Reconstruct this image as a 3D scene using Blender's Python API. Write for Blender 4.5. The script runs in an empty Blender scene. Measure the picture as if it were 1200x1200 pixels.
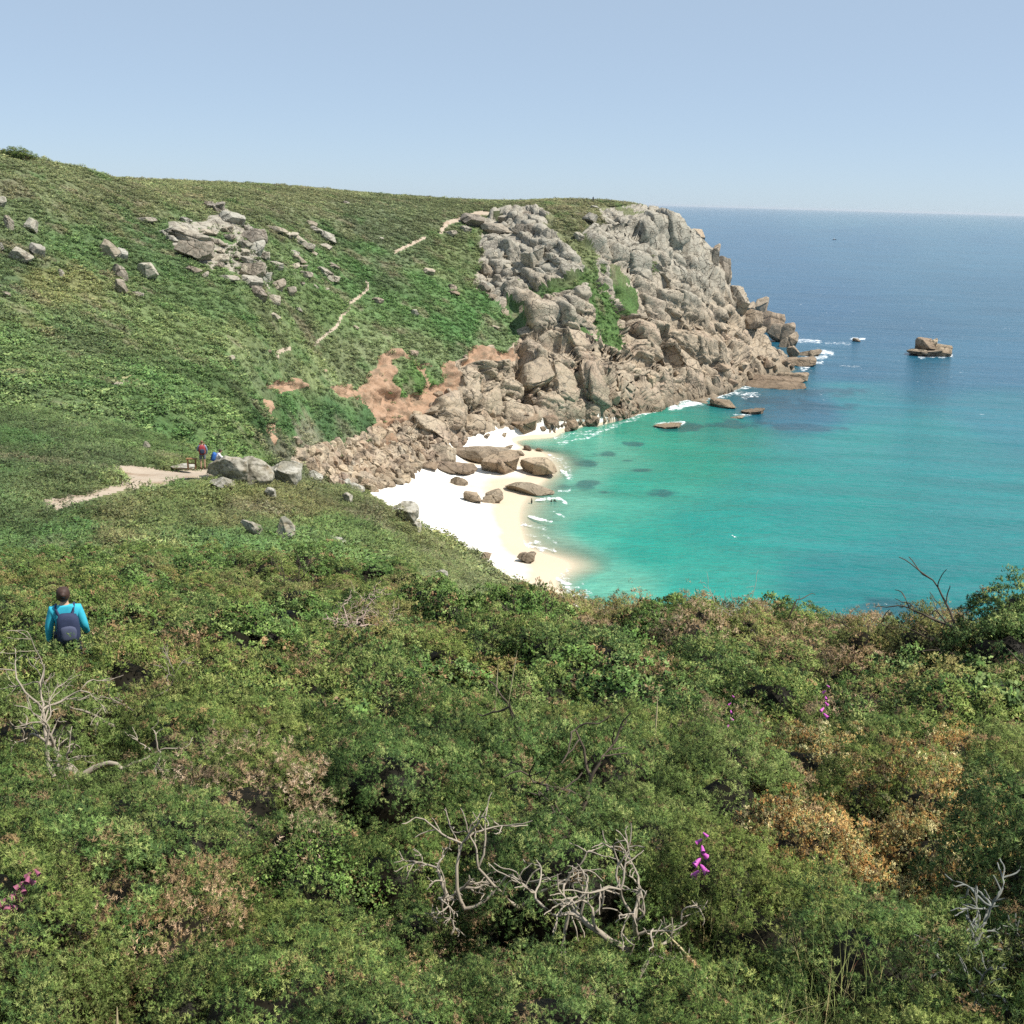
import bpy, math, random, time
import numpy as np
from mathutils import Vector, Matrix
T0 = time.time()
sc = bpy.context.scene
C = sc.collection
R = math.radians
SEA = -60.0                      # the camera is the origin, 60 m above the sea
# ---------------------------------------------------------------- camera
PITCH, ROLL, F = R(15.83), R(1.6), 1287.0
fw = np.array([0, math.cos(PITCH), -math.sin(PITCH)])
r0 = np.array([1.0, 0, 0]); u0 = np.array([0, math.sin(PITCH), math.cos(PITCH)])
rt = math.cos(ROLL) * r0 + math.sin(ROLL) * u0
up = -math.sin(ROLL) * r0 + math.cos(ROLL) * u0
cam = bpy.data.cameras.new('camera'); co = bpy.data.objects.new('camera', cam); C.objects.link(co)
M3 = Matrix(((rt[0], up[0], -fw[0]), (rt[1], up[1], -fw[1]), (rt[2], up[2], -fw[2])))
co.matrix_world = M3.to_4x4()
cam.sensor_width = 36; cam.sensor_fit = 'HORIZONTAL'; cam.lens = 36 * F / 1200; cam.clip_start = .05; cam.clip_end = 90000
sc.camera = co

def raydir(px, py):
    d = fw + rt * ((px - 600) / F) - up * ((py - 600) / F)
    return d
def azs(px, py):
    d = raydir(px, py); h = math.hypot(d[0], d[1])
    return math.atan2(d[0], d[1]), d[2] / h          # azimuth, slope z/r
def project(X, Y, Z):
    zc = X * fw[0] + Y * fw[1] + Z * fw[2]
    zc = np.maximum(zc, 1e-3)
    return 600 + F * (X * rt[0] + Y * rt[1] + Z * rt[2]) / zc, 600 - F * (X * up[0] + Y * up[1] + Z * up[2]) / zc

def lin(c):
    return tuple((x / 255 / 12.92) if x / 255 <= .04045 else ((x / 255 + .055) / 1.055) ** 2.4 for x in c)
# ---------------------------------------------------------------- noise
def h3(ix, iy, iz, s=0):
    n = (ix.astype(np.int64) * 374761393 + iy.astype(np.int64) * 668265263 + iz.astype(np.int64) * 2147483647 + s * 974634777) & 0xFFFFFFFF
    n = ((n ^ (n >> 13)) * 1274126177) & 0xFFFFFFFF
    n = ((n ^ (n >> 16)) * 2246822519) & 0xFFFFFFFF
    return ((n ^ (n >> 15)) & 0xFFFFFF) / float(0xFFFFFF)
def vnoise(x, y, z, s=0):
    xi, yi, zi = np.floor(x), np.floor(y), np.floor(z)
    fx, fy, fz = x - xi, y - yi, z - zi
    fx, fy, fz = fx * fx * (3 - 2 * fx), fy * fy * (3 - 2 * fy), fz * fz * (3 - 2 * fz)
    o = 0
    for a in (0, 1):
        for b in (0, 1):
            for c in (0, 1):
                o = o + h3(xi + a, yi + b, zi + c, s) * (fx if a else 1 - fx) * (fy if b else 1 - fy) * (fz if c else 1 - fz)
    return o * 2 - 1
def fbm(x, y, z, oct=4, s=0):
    o, a = 0, 1.0
    for k in range(oct):
        o = o + a * vnoise(x, y, z, s + k); x, y, z, a = x * 2.03 + 5.2, y * 2.03 + 1.3, z * 2.03 + 7.7, a * .5
    return o
def cells(P, size, jit=.75, s=0):
    """block joints: returns per point a cell value, an edge distance and a second cell value"""
    q = P / np.asarray(size)
    b = np.floor(q)
    n = len(q); F1 = np.full(n, 9.); F2 = np.full(n, 9.); cv = np.zeros(n); cc = np.zeros((n, 3))
    for a in (-1, 0, 1):
        for c in (-1, 0, 1):
            for d in (-1, 0, 1):
                i = b + (a, c, d)
                j = [h3(i[:, 0], i[:, 1], i[:, 2], s + k) for k in (1, 2, 3)]
                cx = i + .5 + jit * (np.stack(j, 1) - .5)
                e = (np.abs(q - cx) ** 3.4).sum(1) ** (1 / 3.4)
                v = h3(i[:, 0], i[:, 1], i[:, 2], s + 9)
                m = e < F1
                F2 = np.where(m, F1, np.minimum(F2, e)); F1 = np.where(m, e, F1)
                cv = np.where(m, v, cv); cc = np.where(m[:, None], cx, cc)
    return cv, F2 - F1, cc * np.asarray(size)
# ---------------------------------------------------------------- terrain control points: (px, [(py, distance)...])
ctl = []
def cp(px, py, r): a, s = azs(px, py); ctl.append((a, math.log(r), s))
def cz(px, py, z):
    a, s = azs(px, py); ctl.append((a, math.log(z / s), s))
def ch(px, r, z):                                      # out of sight
    a, _ = azs(px, 500); ctl.append((a, math.log(r), z / r))
near = [(1200, 3.6), (1100, 4.6), (1000, 6.2), (900, 9.2), (850, 11.8), (800, 15.5)]
for px in (-60, 130, 330, 520, 700, 860, 1030, 1260):
    for py, r in near:
        if px > 900 and py < 900: continue
        cp(px, py, r * (1 + .04 * math.sin(px * .02 + py)))
for px in (-300, 0, 300, 600, 900, 1200, 1500):
    ch(px, .5, -1.62); ch(px, 1, -1.75); ch(px, 2, -2.4)
for px in (-60, 100, 300, 450):
    for py, r in ((750, 20), (700, 28), (650, 39)): cp(px, py, r)
for px in (-60, 100, 300): cp(px, 600, 53)
col = {
 -60: [(560, 61), (530, 69), (500, 85), (450, 110), (400, 132), (350, 154), (300, 176), (250, 198), (210, 218), (182, 240)],
 0: [(560, 61), (530, 70), (500, 88), (450, 115), (400, 138), (350, 160), (300, 182), (250, 205), (210, 226), (186, 250)],
 100: [(560, 61), (540, 69), (500, 95), (450, 128), (400, 155), (350, 180), (300, 205), (250, 235), (220, 257), (200, 282)],
 200: [(575, 60), (553, 66), (535, 76), (520, 90), (500, 106), (480, 126), (440, 156), (400, 182), (350, 208), (300, 236), (260, 264), (230, 297), (213, 335)],
 260: [(590, 58), (551, 66.5), (525, 112), (480, 147), (440, 172), (400, 195), (350, 220), (300, 246), (260, 276), (235, 305), (218, 352)],
 310: [(600, 56), (560, 67), (530, 150), (500, 170), (480, 180), (440, 197), (400, 214), (350, 236), (300, 262), (260, 292), (230, 330), (218, 365)],
 350: [(610, 55), (566, 72), (545, 190), (500, 205), (450, 222), (400, 239), (350, 259), (300, 284), (260, 312), (221, 370)],
 400: [(600, 66), (570, 84), (548, 214), (500, 225), (455, 238), (400, 260), (350, 282), (300, 307), (260, 333), (225, 380)],
 450: [(650, 50), (615, 75), (594, 106), (566, 220), (530, 235), (500, 244), (460, 254), (422, 263), (380, 281), (340, 300), (300, 321), (260, 347), (229, 395)],
 500: [(690, 45), (655, 75), (630, 128), (530, 243), (500, 253), (460, 264), (420, 275), (390, 287), (350, 306), (300, 331), (260, 357), (232, 405)],
 550: [(700, 50), (680, 90), (661, 140), (522, 262), (490, 270), (450, 279), (418, 289), (380, 303), (340, 323), (300, 346), (260, 372), (234, 415)],
 600: [(732, 38), (705, 70), (684, 153), (510, 281), (470, 289), (430, 298), (402, 308), (370, 322), (330, 339), (290, 356), (258, 378), (235, 425)],
 650: [(736, 34), (702, 154), (503, 290), (460, 298), (420, 308), (380, 319), (340, 331), (300, 345), (265, 364), (243, 392), (234, 430)],
 700: [(734, 31), (460, 306), (420, 315), (380, 327), (340, 340), (300, 354), (262, 374), (242, 402), (236, 430)],
 750: [(728, 31), (450, 331), (410, 340), (370, 350), (330, 361), (290, 374), (257, 392), (242, 425)],
 800: [(724, 30), (430, 351), (390, 358), (350, 366), (310, 376), (285, 387), (261, 405)],
 830: [(425, 357), (390, 363), (355, 372), (322, 383), (300, 396)],
 855: [(425, 362), (400, 367), (372, 374), (352, 384), (332, 397)],
 880: [(430, 372), (408, 381), (388, 389), (371, 402)],
 910: [(430, 384), (405, 402), (375, 425)],
 935: [(430, 392), (412, 412), (398, 432)],
 900: [(720, 27)], 1000: [(740, 25)], 1100: [(738, 23)], 1200: [(736, 21)], 1280: [(736, 21)]}
for px, l in col.items():
    for py, r in l: cp(px, py, r)
for px, r, z in ((-60, 300, 6.5), (-60, 430, 6.5), (0, 310, 4.5), (0, 450, 4.5), (100, 340, 3), (200, 430, 1.5), (300, 450, 0), (400, 470, -1.5), (500, 480, -2.5), (600, 480, -3.5), (-60, 560, 6), (200, 560, 0), (400, 560, -4),
                 (700, 480, -3), (700, 540, -20), (750, 470, -14), (800, 440, -20), (800, 475, -62), (830, 430, -35), (855, 430, -40), (855, 460, -64), (880, 440, -45), (880, 465, -64), (750, 540, -62), (600, 560, -10),
                 (910, 455, -64), (960, 470, -66), (935, 465, -65),
                 # hidden valley side and beach behind the near edge
                 (310, 90, -26), (310, 120, -33), (350, 95, -31), (350, 130, -41), (350, 165, -45), (400, 110, -36), (400, 150, -48), (400, 190, -53), (450, 130, -46), (450, 165, -56), (500, 150, -53), (500, 172, -58),
                 (550, 158, -57), (260, 85, -20.5), (600, 110, -42), (650, 80, -34), (650, 120, -50), (550, 115, -38.5),
                 # near cliff down to the sea on the right
                 (700, 60, -26), (700, 100, -45), (750, 60, -28), (750, 100, -50), (750, 130, -62), (800, 60, -29), (800, 100, -52), (800, 128, -62), (900, 55, -28), (900, 90, -52), (900, 115, -63), (1000, 50, -27), (1000, 85, -52), (1000, 112, -63),
                 (1100, 50, -28), (1100, 85, -54), (1100, 108, -64), (1200, 48, -28), (1200, 80, -54), (1200, 100, -64), (1300, 45, -28), (1300, 80, -56), (1300, 100, -64), (1500, 45, -28), (1500, 90, -62), (1500, 110, -66), (1800, 45, -28), (1800, 100, -66)):
    ch(px, r, z)
for px, r in ((900, 150), (900, 220), (900, 300), (1000, 160), (1000, 260), (1000, 360), (1000, 440), (1100, 150), (1100, 300), (1100, 450), (1250, 150), (1250, 300), (1250, 460), (1500, 160), (1500, 400), (1000, 520), (1100, 560), (1250, 560), (860, 560), (800, 540), (1800, 300), (1800, 560), (750, 240), (800, 280), (770, 170)):
    ch(px, r, -67)
ch(650, 470, -4); ch(700, 460, -5); ch(750, 445, -9)
for px in (960, 1010, 1060, 1120):
    for r in (425, 460, 500): ch(px, r, -67)
ch(900, 500, -66); ch(850, 500, -64)
# waterline, sand above and shallow bed below
for px, py in ((690, 499), (655, 507), (640, 530), (650, 555), (625, 580), (612, 610), (622, 640), (655, 680), (692, 712), (745, 486), (800, 468), (850, 460), (885, 447), (920, 436), (945, 425), (960, 418)): cz(px, py, SEA)
for px, py, z in ((600, 520, -58.6), (585, 545, -58.8), (560, 600, -58.6), (500, 600, -57.6), (470, 570, -56.6), (600, 660, -58.9), (585, 630, -59), (540, 620, -58), (530, 530, -57.6), (650, 697, -58.8), (620, 690, -57)): cz(px, py, z)
for px, py, z in ((985, 432, -64), (1000, 447, -66), (970, 445, -66), (1015, 420, -67), (940, 448, -64), (990, 418, -65), (700, 520, -61.5), (690, 560, -61.8), (690, 600, -62), (690, 640, -61.8), (720, 680, -61.6), (760, 505, -63), (820, 490, -64), (905, 462, -64), (760, 600, -64.5), (850, 640, -65.5), (975, 440, -66), (990, 410, -67)): cz(px, py, z)
ctl = np.array(ctl)
# thin-plate fit of z/r over (azimuth, ln r)
def phi(d2): return np.where(d2 > 1e-12, .5 * d2 * np.log(d2 + 1e-20), 0)
def tps(X, V, lam=2e-5):
    n = len(X); K = phi(((X[:, None] - X[None]) ** 2).sum(2)) + lam * np.eye(n)
    Pm = np.c_[np.ones(n), X]; A = np.zeros((n + 3, n + 3)); A[:n, :n] = K; A[:n, n:] = Pm; A[n:, :n] = Pm.T
    w = np.linalg.solve(A, np.r_[V, np.zeros(3)])
    def ev(Q):
        o = np.zeros(len(Q))
        for i in range(0, len(Q), 20000):
            q = Q[i:i + 20000]
            o[i:i + 20000] = phi(((q[:, None] - X[None]) ** 2).sum(2)) @ w[:n] + w[n] + q @ w[n + 1:]
        return o
    return ev
fit = tps(ctl[:, :2], ctl[:, 2])
GA = np.linspace(-.62, .66, 280); GV = np.linspace(math.log(.5), math.log(560), 900)
S = fit(np.stack(np.meshgrid(GA, GV, indexing='ij'), 2).reshape(-1, 2)).reshape(len(GA), len(GV))
S = S.copy()
def veg_h(r): return np.interp(r, [0, 2, 4, 25, 50, 90, 600], [0, .3, .8, .8, .5, .15, .15])
def bil(G, a, v):
    a = np.clip((a - GA[0]) / (GA[1] - GA[0]), 0, len(GA) - 1.001); v = np.clip((v - GV[0]) / (GV[1] - GV[0]), 0, len(GV) - 1.001)
    i, j = a.astype(int), v.astype(int); fa, fv = a - i, v - j
    return G[i, j] * (1 - fa) * (1 - fv) + G[i + 1, j] * fa * (1 - fv) + G[i, j + 1] * (1 - fa) * fv + G[i + 1, j + 1] * fa * fv
def poly_in(px, py, P):
    c = np.zeros(px.shape, bool); n = len(P)
    for i in range(n):
        x1, y1 = P[i]; x2, y2 = P[(i + 1) % n]
        if y1 == y2: continue
        t = (py - y1) / (y2 - y1)
        c ^= ((y1 > py) != (y2 > py)) & (px < x1 + t * (x2 - x1))
    return c
def seg_d(px, py, P):
    d = np.full(px.shape, 1e9)
    for (x1, y1), (x2, y2) in zip(P[:-1], P[1:]):
        t = np.clip(((px - x1) * (x2 - x1) + (py - y1) * (y2 - y1)) / ((x2 - x1) ** 2 + (y2 - y1) ** 2), 0, 1)
        d = np.minimum(d, np.hypot(px - x1 - t * (x2 - x1), py - y1 - t * (y2 - y1)))
    return d
def wpt(px, py): a, s_ = azs(px, py); r_ = SEA / s_; return (r_ * math.sin(a), r_ * math.cos(a))
def wrr(px, r_): a, _ = azs(px, 450); return (r_ * math.sin(a), r_ * math.cos(a))
COAST = [wpt(*q) for q in ((700, 499), (720, 494), (745, 487), (768, 482), (790, 472), (822, 466), (850, 461), (872, 452), (890, 449), (905, 439), (925, 436), (940, 428), (952, 424), (964, 418))] + [wrr(962, 452), wrr(930, 468), wrr(880, 478), wrr(800, 500), wrr(740, 600)]
COAST_FAR = [wrr(1800, 700), wrr(1800, 180), wrr(745, 180), wrr(725, 262)]
COAST_A = azs(700, 480)[0]
def ground(x, y):
    x = np.atleast_1d(np.asarray(x, float)); y = np.atleast_1d(np.asarray(y, float))
    r = np.hypot(x, y) + 1e-6; a = np.arctan2(x, y)
    z = bil(S, a, np.log(np.maximum(r, .5))) * np.maximum(r, .5) - veg_h(r)
    und = fbm(x / 9, y / 9, 0 * x, 3, 5) * .45 + fbm(x / 28, y / 28, 0 * x, 2, 9) * .7
    amp = np.clip((r - 10) / 60, 0, 1) * np.clip((z - SEA - 1.5) / 6, 0, 1) * np.clip((560 - r) / 60, 0, 1) * (1 - .85 * np.clip((r - 300) / 50, 0, 1))
    z = z + und * amp
    m = (r > 240) & (a > COAST_A)
    if m.any():                                            # the shore of the headland
        xm, ym = x[m], y[m]; dd = seg_d(xm, ym, COAST); sea_ = poly_in(xm, ym, COAST + COAST_FAR)
        z[m] = np.where(sea_, np.minimum(z[m], SEA - .8 - .3 * dd), np.minimum(z[m], SEA + 1.0 + 1.6 * dd))
    return z + .22 * fbm(x / 2.6, y / 2.6, 0 * x, 2, 19) * np.clip((r - 3) / 4, 0, 1) * np.clip((60 - r) / 20, 0, 1)
def gz(x, y): return float(ground(x, y)[0])
def hit(px, py, rmin=2.0, rmax=555):
    a, s = azs(px, py)
    rr = np.exp(np.linspace(math.log(rmin), math.log(rmax), 3000))
    z = ground(rr * math.sin(a), rr * math.cos(a))
    k = np.nonzero(z >= s * rr)[0]
    if len(k) == 0 or z[k[0]] < SEA:
        r = SEA / s; return Vector((r * math.sin(a), r * math.cos(a), SEA))
    r = rr[k[0]]; return Vector((r * math.sin(a), r * math.cos(a), float(z[k[0]])))
def at_r(px, py, r):
    a, s = azs(px, py); return Vector((r * math.sin(a), r * math.cos(a), s * r))
# ---------------------------------------------------------------- helpers
def mesh_np(name, V, Fc, mat=None, cols=None, smooth=False, link=True, mats=None, midx=None):
    me = bpy.data.meshes.new(name); k = Fc.shape[1]
    me.vertices.add(len(V)); me.vertices.foreach_set('co', np.ascontiguousarray(V, np.float32).ravel())
    me.loops.add(Fc.size); me.loops.foreach_set('vertex_index', np.ascontiguousarray(Fc, np.int32).ravel())
    me.polygons.add(len(Fc)); me.polygons.foreach_set('loop_start', np.arange(0, Fc.size, k, dtype=np.int32))
    me.polygons.foreach_set('loop_total', np.full(len(Fc), k, np.int32))
    me.polygons.foreach_set('use_smooth', np.full(len(Fc), smooth))
    if midx is not None: me.polygons.foreach_set('material_index', np.asarray(midx, np.int32))
    if cols:
        for an, c in cols.items():
            if c.ndim == 1:
                t = me.attributes.new(an, 'FLOAT', 'POINT'); t.data.foreach_set('value', c.astype(np.float32))
            else:
                t = me.attributes.new(an, 'FLOAT_COLOR', 'POINT')
                t.data.foreach_set('color', np.c_[c, np.ones(len(c))].astype(np.float32).ravel())
    me.update(); me.validate()
    for m in (mats or ([mat] if mat else [])): me.materials.append(m)
    o = bpy.data.objects.new(name, me)
    if link: C.objects.link(o)
    return o
def tag(o, label=None, cat=None, group=None, kind=None):
    if label: o['label'] = label
    if cat: o['category'] = cat
    if group: o['group'] = group
    if kind: o['kind'] = kind
    return o
def empty(name, loc, rz=0):
    o = bpy.data.objects.new(name, None); C.objects.link(o); o.location = loc; o.rotation_euler = (0, 0, rz); o.empty_display_size = .1; return o
def nt(name):
    m = bpy.data.materials.new(name); m.use_nodes = True; t = m.node_tree; t.nodes.clear(); return m, t
class N:
    def __init__(s, t): s.t = t
    def __call__(s, ty, ins=None, **kw):
        n = s.t.nodes.new(ty)
        for k, v in kw.items(): setattr(n, k, v)
        for k, v in (ins or {}).items():
            if isinstance(v, bpy.types.NodeSocket): s.t.links.new(v, n.inputs[k])
            else: n.inputs[k].default_value = v
        return n
    def mix(s, a, b, f, mode='MIX'):
        n = s.t.nodes.new('ShaderNodeMix'); n.data_type = 'RGBA'; n.blend_type = mode
        for k, v in ((0, f), (6, a), (7, b)):
            if isinstance(v, bpy.types.NodeSocket): s.t.links.new(v, n.inputs[k])
            else: n.inputs[k].default_value = v if k == 0 or len(v) == 4 else (*v, 1)
        return n.outputs[2]
    def math(s, op, a, b=0, c=0, clamp=False):
        n = s.t.nodes.new('ShaderNodeMath'); n.operation = op; n.use_clamp = clamp
        for k, v in enumerate((a, b, c)):
            if isinstance(v, bpy.types.NodeSocket): s.t.links.new(v, n.inputs[k])
            else: n.inputs[k].default_value = v
        return n.outputs[0]
    def ramp(s, f, stops):
        n = s.t.nodes.new('ShaderNodeValToRGB'); s.t.links.new(f, n.inputs[0]); e = n.color_ramp.elements
        while len(e) < len(stops): e.new(.5)
        for k, (p, c) in enumerate(stops): e[k].position = p; e[k].color = (c, c, c, 1) if isinstance(c, (int, float)) else (*c, 1)
        return n.outputs[0]
    def noise(s, vec, scale, det=3, rough=.55, out=0):
        n = s.t.nodes.new('ShaderNodeTexNoise'); n.inputs['Scale'].default_value = scale; n.inputs['Detail'].default_value = det; n.inputs['Roughness'].default_value = rough
        if vec is not None: s.t.links.new(vec, n.inputs['Vector'])
        return n.outputs[out]
    def out(s, sh): s.t.links.new(sh, s.t.nodes.new('ShaderNodeOutputMaterial').inputs[0])
def simple(name, colr, rough=.7, noise=0, sc_=20, spec=.3):
    m, t = nt(name); n = N(t)
    c = colr
    if noise:
        tc = n('ShaderNodeTexCoord').outputs['Object']
        f = n.noise(tc, sc_, 4); c = n.mix(tuple(x * (1 - noise) for x in colr), tuple(min(1, x * (1 + noise)) for x in colr), f)
    b = n('ShaderNodeBsdfPrincipled', {'Roughness': rough, 'Specular IOR Level': spec})
    if noise: t.links.new(c, b.inputs[0])
    else: b.inputs[0].default_value = (*c, 1)
    n.out(b.outputs[0]); return m
def leafnormal(n):
    a = n('ShaderNodeAttribute', attribute_name='nrm').outputs['Vector']
    v = n('ShaderNodeVectorTransform', {0: a}, vector_type='NORMAL', convert_from='OBJECT', convert_to='WORLD').outputs[0]
    return n('ShaderNodeVectorMath', {0: v}, operation='NORMALIZE').outputs[0]
def mk_foliage(name, transl=.08, vary=.35, rough=.6):
    """vertex colour Col x instancer tint, with per-plant variation"""
    m, t = nt(name); n = N(t)
    a = n('ShaderNodeAttribute', attribute_name='Col').outputs['Color']
    oi = n('ShaderNodeObjectInfo').outputs['Random']
    g = n('ShaderNodeNewGeometry').outputs['Random Per Island']
    c = n.mix(a, (1.3, 1.08, .8), n.math('MULTIPLY', oi, vary * 1.4), 'MULTIPLY')
    c = n.mix(c, (.6, .72, .62), n.math('MULTIPLY', n.math('FRACT', n.math('MULTIPLY', oi, 7.31)), vary * 1.3), 'MULTIPLY')
    c = n.mix(c, (.75, .76, .65), n.math('MULTIPLY', g, .6), 'MULTIPLY')
    nv = leafnormal(n)
    p = n('ShaderNodeBsdfPrincipled', {0: c, 'Roughness': rough, 'Specular IOR Level': .12, 'Normal': nv})
    tr = n('ShaderNodeBsdfTranslucent', {0: c, 'Normal': nv})
    mx = n('ShaderNodeMixShader', {0: transl, 1: p.outputs[0], 2: tr.outputs[0]}); n.out(mx.outputs[0]); return m
def mk_tinted(name, transl=.2):
    m, t = nt(name); n = N(t)
    a = n('ShaderNodeAttribute', attribute_name='Col').outputs['Color']
    ti = n('ShaderNodeAttribute', attribute_name='tint', attribute_type='INSTANCER').outputs['Color']
    g = n('ShaderNodeNewGeometry').outputs['Random Per Island']
    c = n.mix(a, ti, 1.0, 'MULTIPLY')
    c = n.mix(c, (.66, .68, .6), n.math('MULTIPLY', g, .6), 'MULTIPLY')
    nv = leafnormal(n)
    p = n('ShaderNodeBsdfPrincipled', {0: c, 'Roughness': .65, 'Specular IOR Level': .2, 'Normal': nv})
    tr = n('ShaderNodeBsdfTranslucent', {0: c, 'Normal': nv})
    mx = n('ShaderNodeMixShader', {0: transl, 1: p.outputs[0], 2: tr.outputs[0]}); n.out(mx.outputs[0]); return m
# ---------------------------------------------------------------- colour of the ground cover, by place
vegpts = [(60, 205, (112, 118, 78)), (200, 225, (112, 116, 76)), (20, 250, (92, 106, 66)), (120, 250, (108, 112, 74)), (90, 300, (84, 112, 60)), (180, 290, (82, 110, 62)), (20, 330, (84, 104, 64)), (60, 345, (118, 118, 66)), (20, 400, (92, 118, 62)),
    (100, 400, (92, 108, 66)), (200, 380, (106, 122, 68)), (260, 360, (90, 118, 64)), (280, 400, (110, 122, 70)), (60, 450, (98, 118, 64)), (150, 460, (84, 116, 58)), (240, 450, (88, 118, 60)), (300, 430, (100, 114, 72)), (20, 500, (86, 104, 62)), (130, 500, (98, 116, 66)), (200, 505, (78, 112, 54)),
    (250, 480, (96, 118, 60)), (100, 530, (92, 108, 66)), (270, 510, (98, 122, 58)), (330, 480, (70, 110, 52)), (400, 480, (68, 104, 56)), (360, 515, (112, 108, 88)), (350, 430, (112, 122, 72)), (420, 430, (118, 126, 84)), (330, 380, (106, 116, 72)), (380, 360, (98, 122, 64)), (420, 310, (76, 114, 54)), (440, 270, (98, 108, 76)), (380, 240, (112, 114, 78)),
    (480, 250, (104, 112, 74)), (460, 300, (94, 110, 72)), (500, 350, (86, 122, 60)), (550, 370, (72, 116, 54)), (530, 300, (106, 118, 70)), (480, 400, (112, 124, 78)), (560, 400, (100, 118, 74)), (600, 240, (108, 114, 76)), (660, 245, (116, 114, 80)), (665, 290, (110, 116, 72)), (700, 370, (80, 112, 48)), (480, 450, (88, 122, 52)),
    # nearer slope
    (60, 570, (100, 112, 66)), (20, 560, (84, 104, 60)), (220, 580, (112, 120, 62)), (300, 600, (126, 122, 72)), (150, 590, (124, 122, 72)), (100, 620, (74, 112, 54)), (200, 620, (104, 118, 60)), (60, 650, (86, 116, 58)), (150, 640, (128, 120, 74)), (250, 650, (88, 118, 62)), (320, 650, (96, 122, 58)), (380, 620, (94, 122, 58)), (420, 640, (108, 126, 64)),
    (350, 610, (128, 118, 74)), (450, 660, (112, 122, 66)), (500, 650, (120, 124, 72)), (560, 680, (116, 120, 76)), (620, 695, (120, 114, 80)), (300, 690, (86, 118, 62)), (400, 700, (84, 120, 56)), (200, 680, (84, 118, 56)), (480, 620, (122, 120, 70)), (340, 730, (98, 116, 62)),
    (100, 760, (104, 116, 66)), (300, 760, (98, 114, 62)), (500, 760, (96, 116, 60)), (700, 760, (104, 114, 66)), (900, 740, (108, 110, 70)), (1100, 760, (100, 108, 66)), (600, 720, (72, 104, 52)), (740, 720, (84, 104, 54))]
VA = np.array([(x, y) for x, y, _ in vegpts], float); VC = np.array([lin(c) for *_, c in vegpts])
def vegcol(px, py, x, y, k=1.0):
    out = np.zeros((len(px), 3))
    for i in range(0, len(px), 50000):
        sl = slice(i, i + 50000)
        jx = px[sl] + 34 * fbm(x[sl] / 7, y[sl] / 7, 0 * x[sl], 3, 31); jy = py[sl] + 22 * fbm(x[sl] / 7, y[sl] / 7, 0 * x[sl], 3, 41)
        d = (jx[:, None] - VA[None, :, 0]) ** 2 + 2.2 * (jy[:, None] - VA[None, :, 1]) ** 2
        w = 1 / (d + 500) ** 2; out[sl] = (w @ VC) / w.sum(1)[:, None]
    n1 = fbm(x / 3.2, y / 3.2, 0 * x, 3, 51); n2 = fbm(x / 13, y / 13, 0 * x, 3, 61); n3 = fbm(x / 5, y / 5, 0 * x + 3, 3, 71)
    out *= (1 + .22 * n1 + .2 * n2)[:, None]
    # heather and dead bracken
    b = np.clip((n3 - .55) * 3, 0, 1)[:, None] * .55
    out = out * (1 - b) + b * np.array(lin((128, 112, 92)))
    g = np.clip((-n3 - .6) * 3, 0, 1)[:, None] * .5
    out = out * (1 - g) + g * np.array(lin((78, 120, 56)))
    g_ = out.mean(1)[:, None]; out = g_ + (out - g_) * .68
    return np.clip(out * k * (.98, 1.02, .95), .004, .6)
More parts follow.
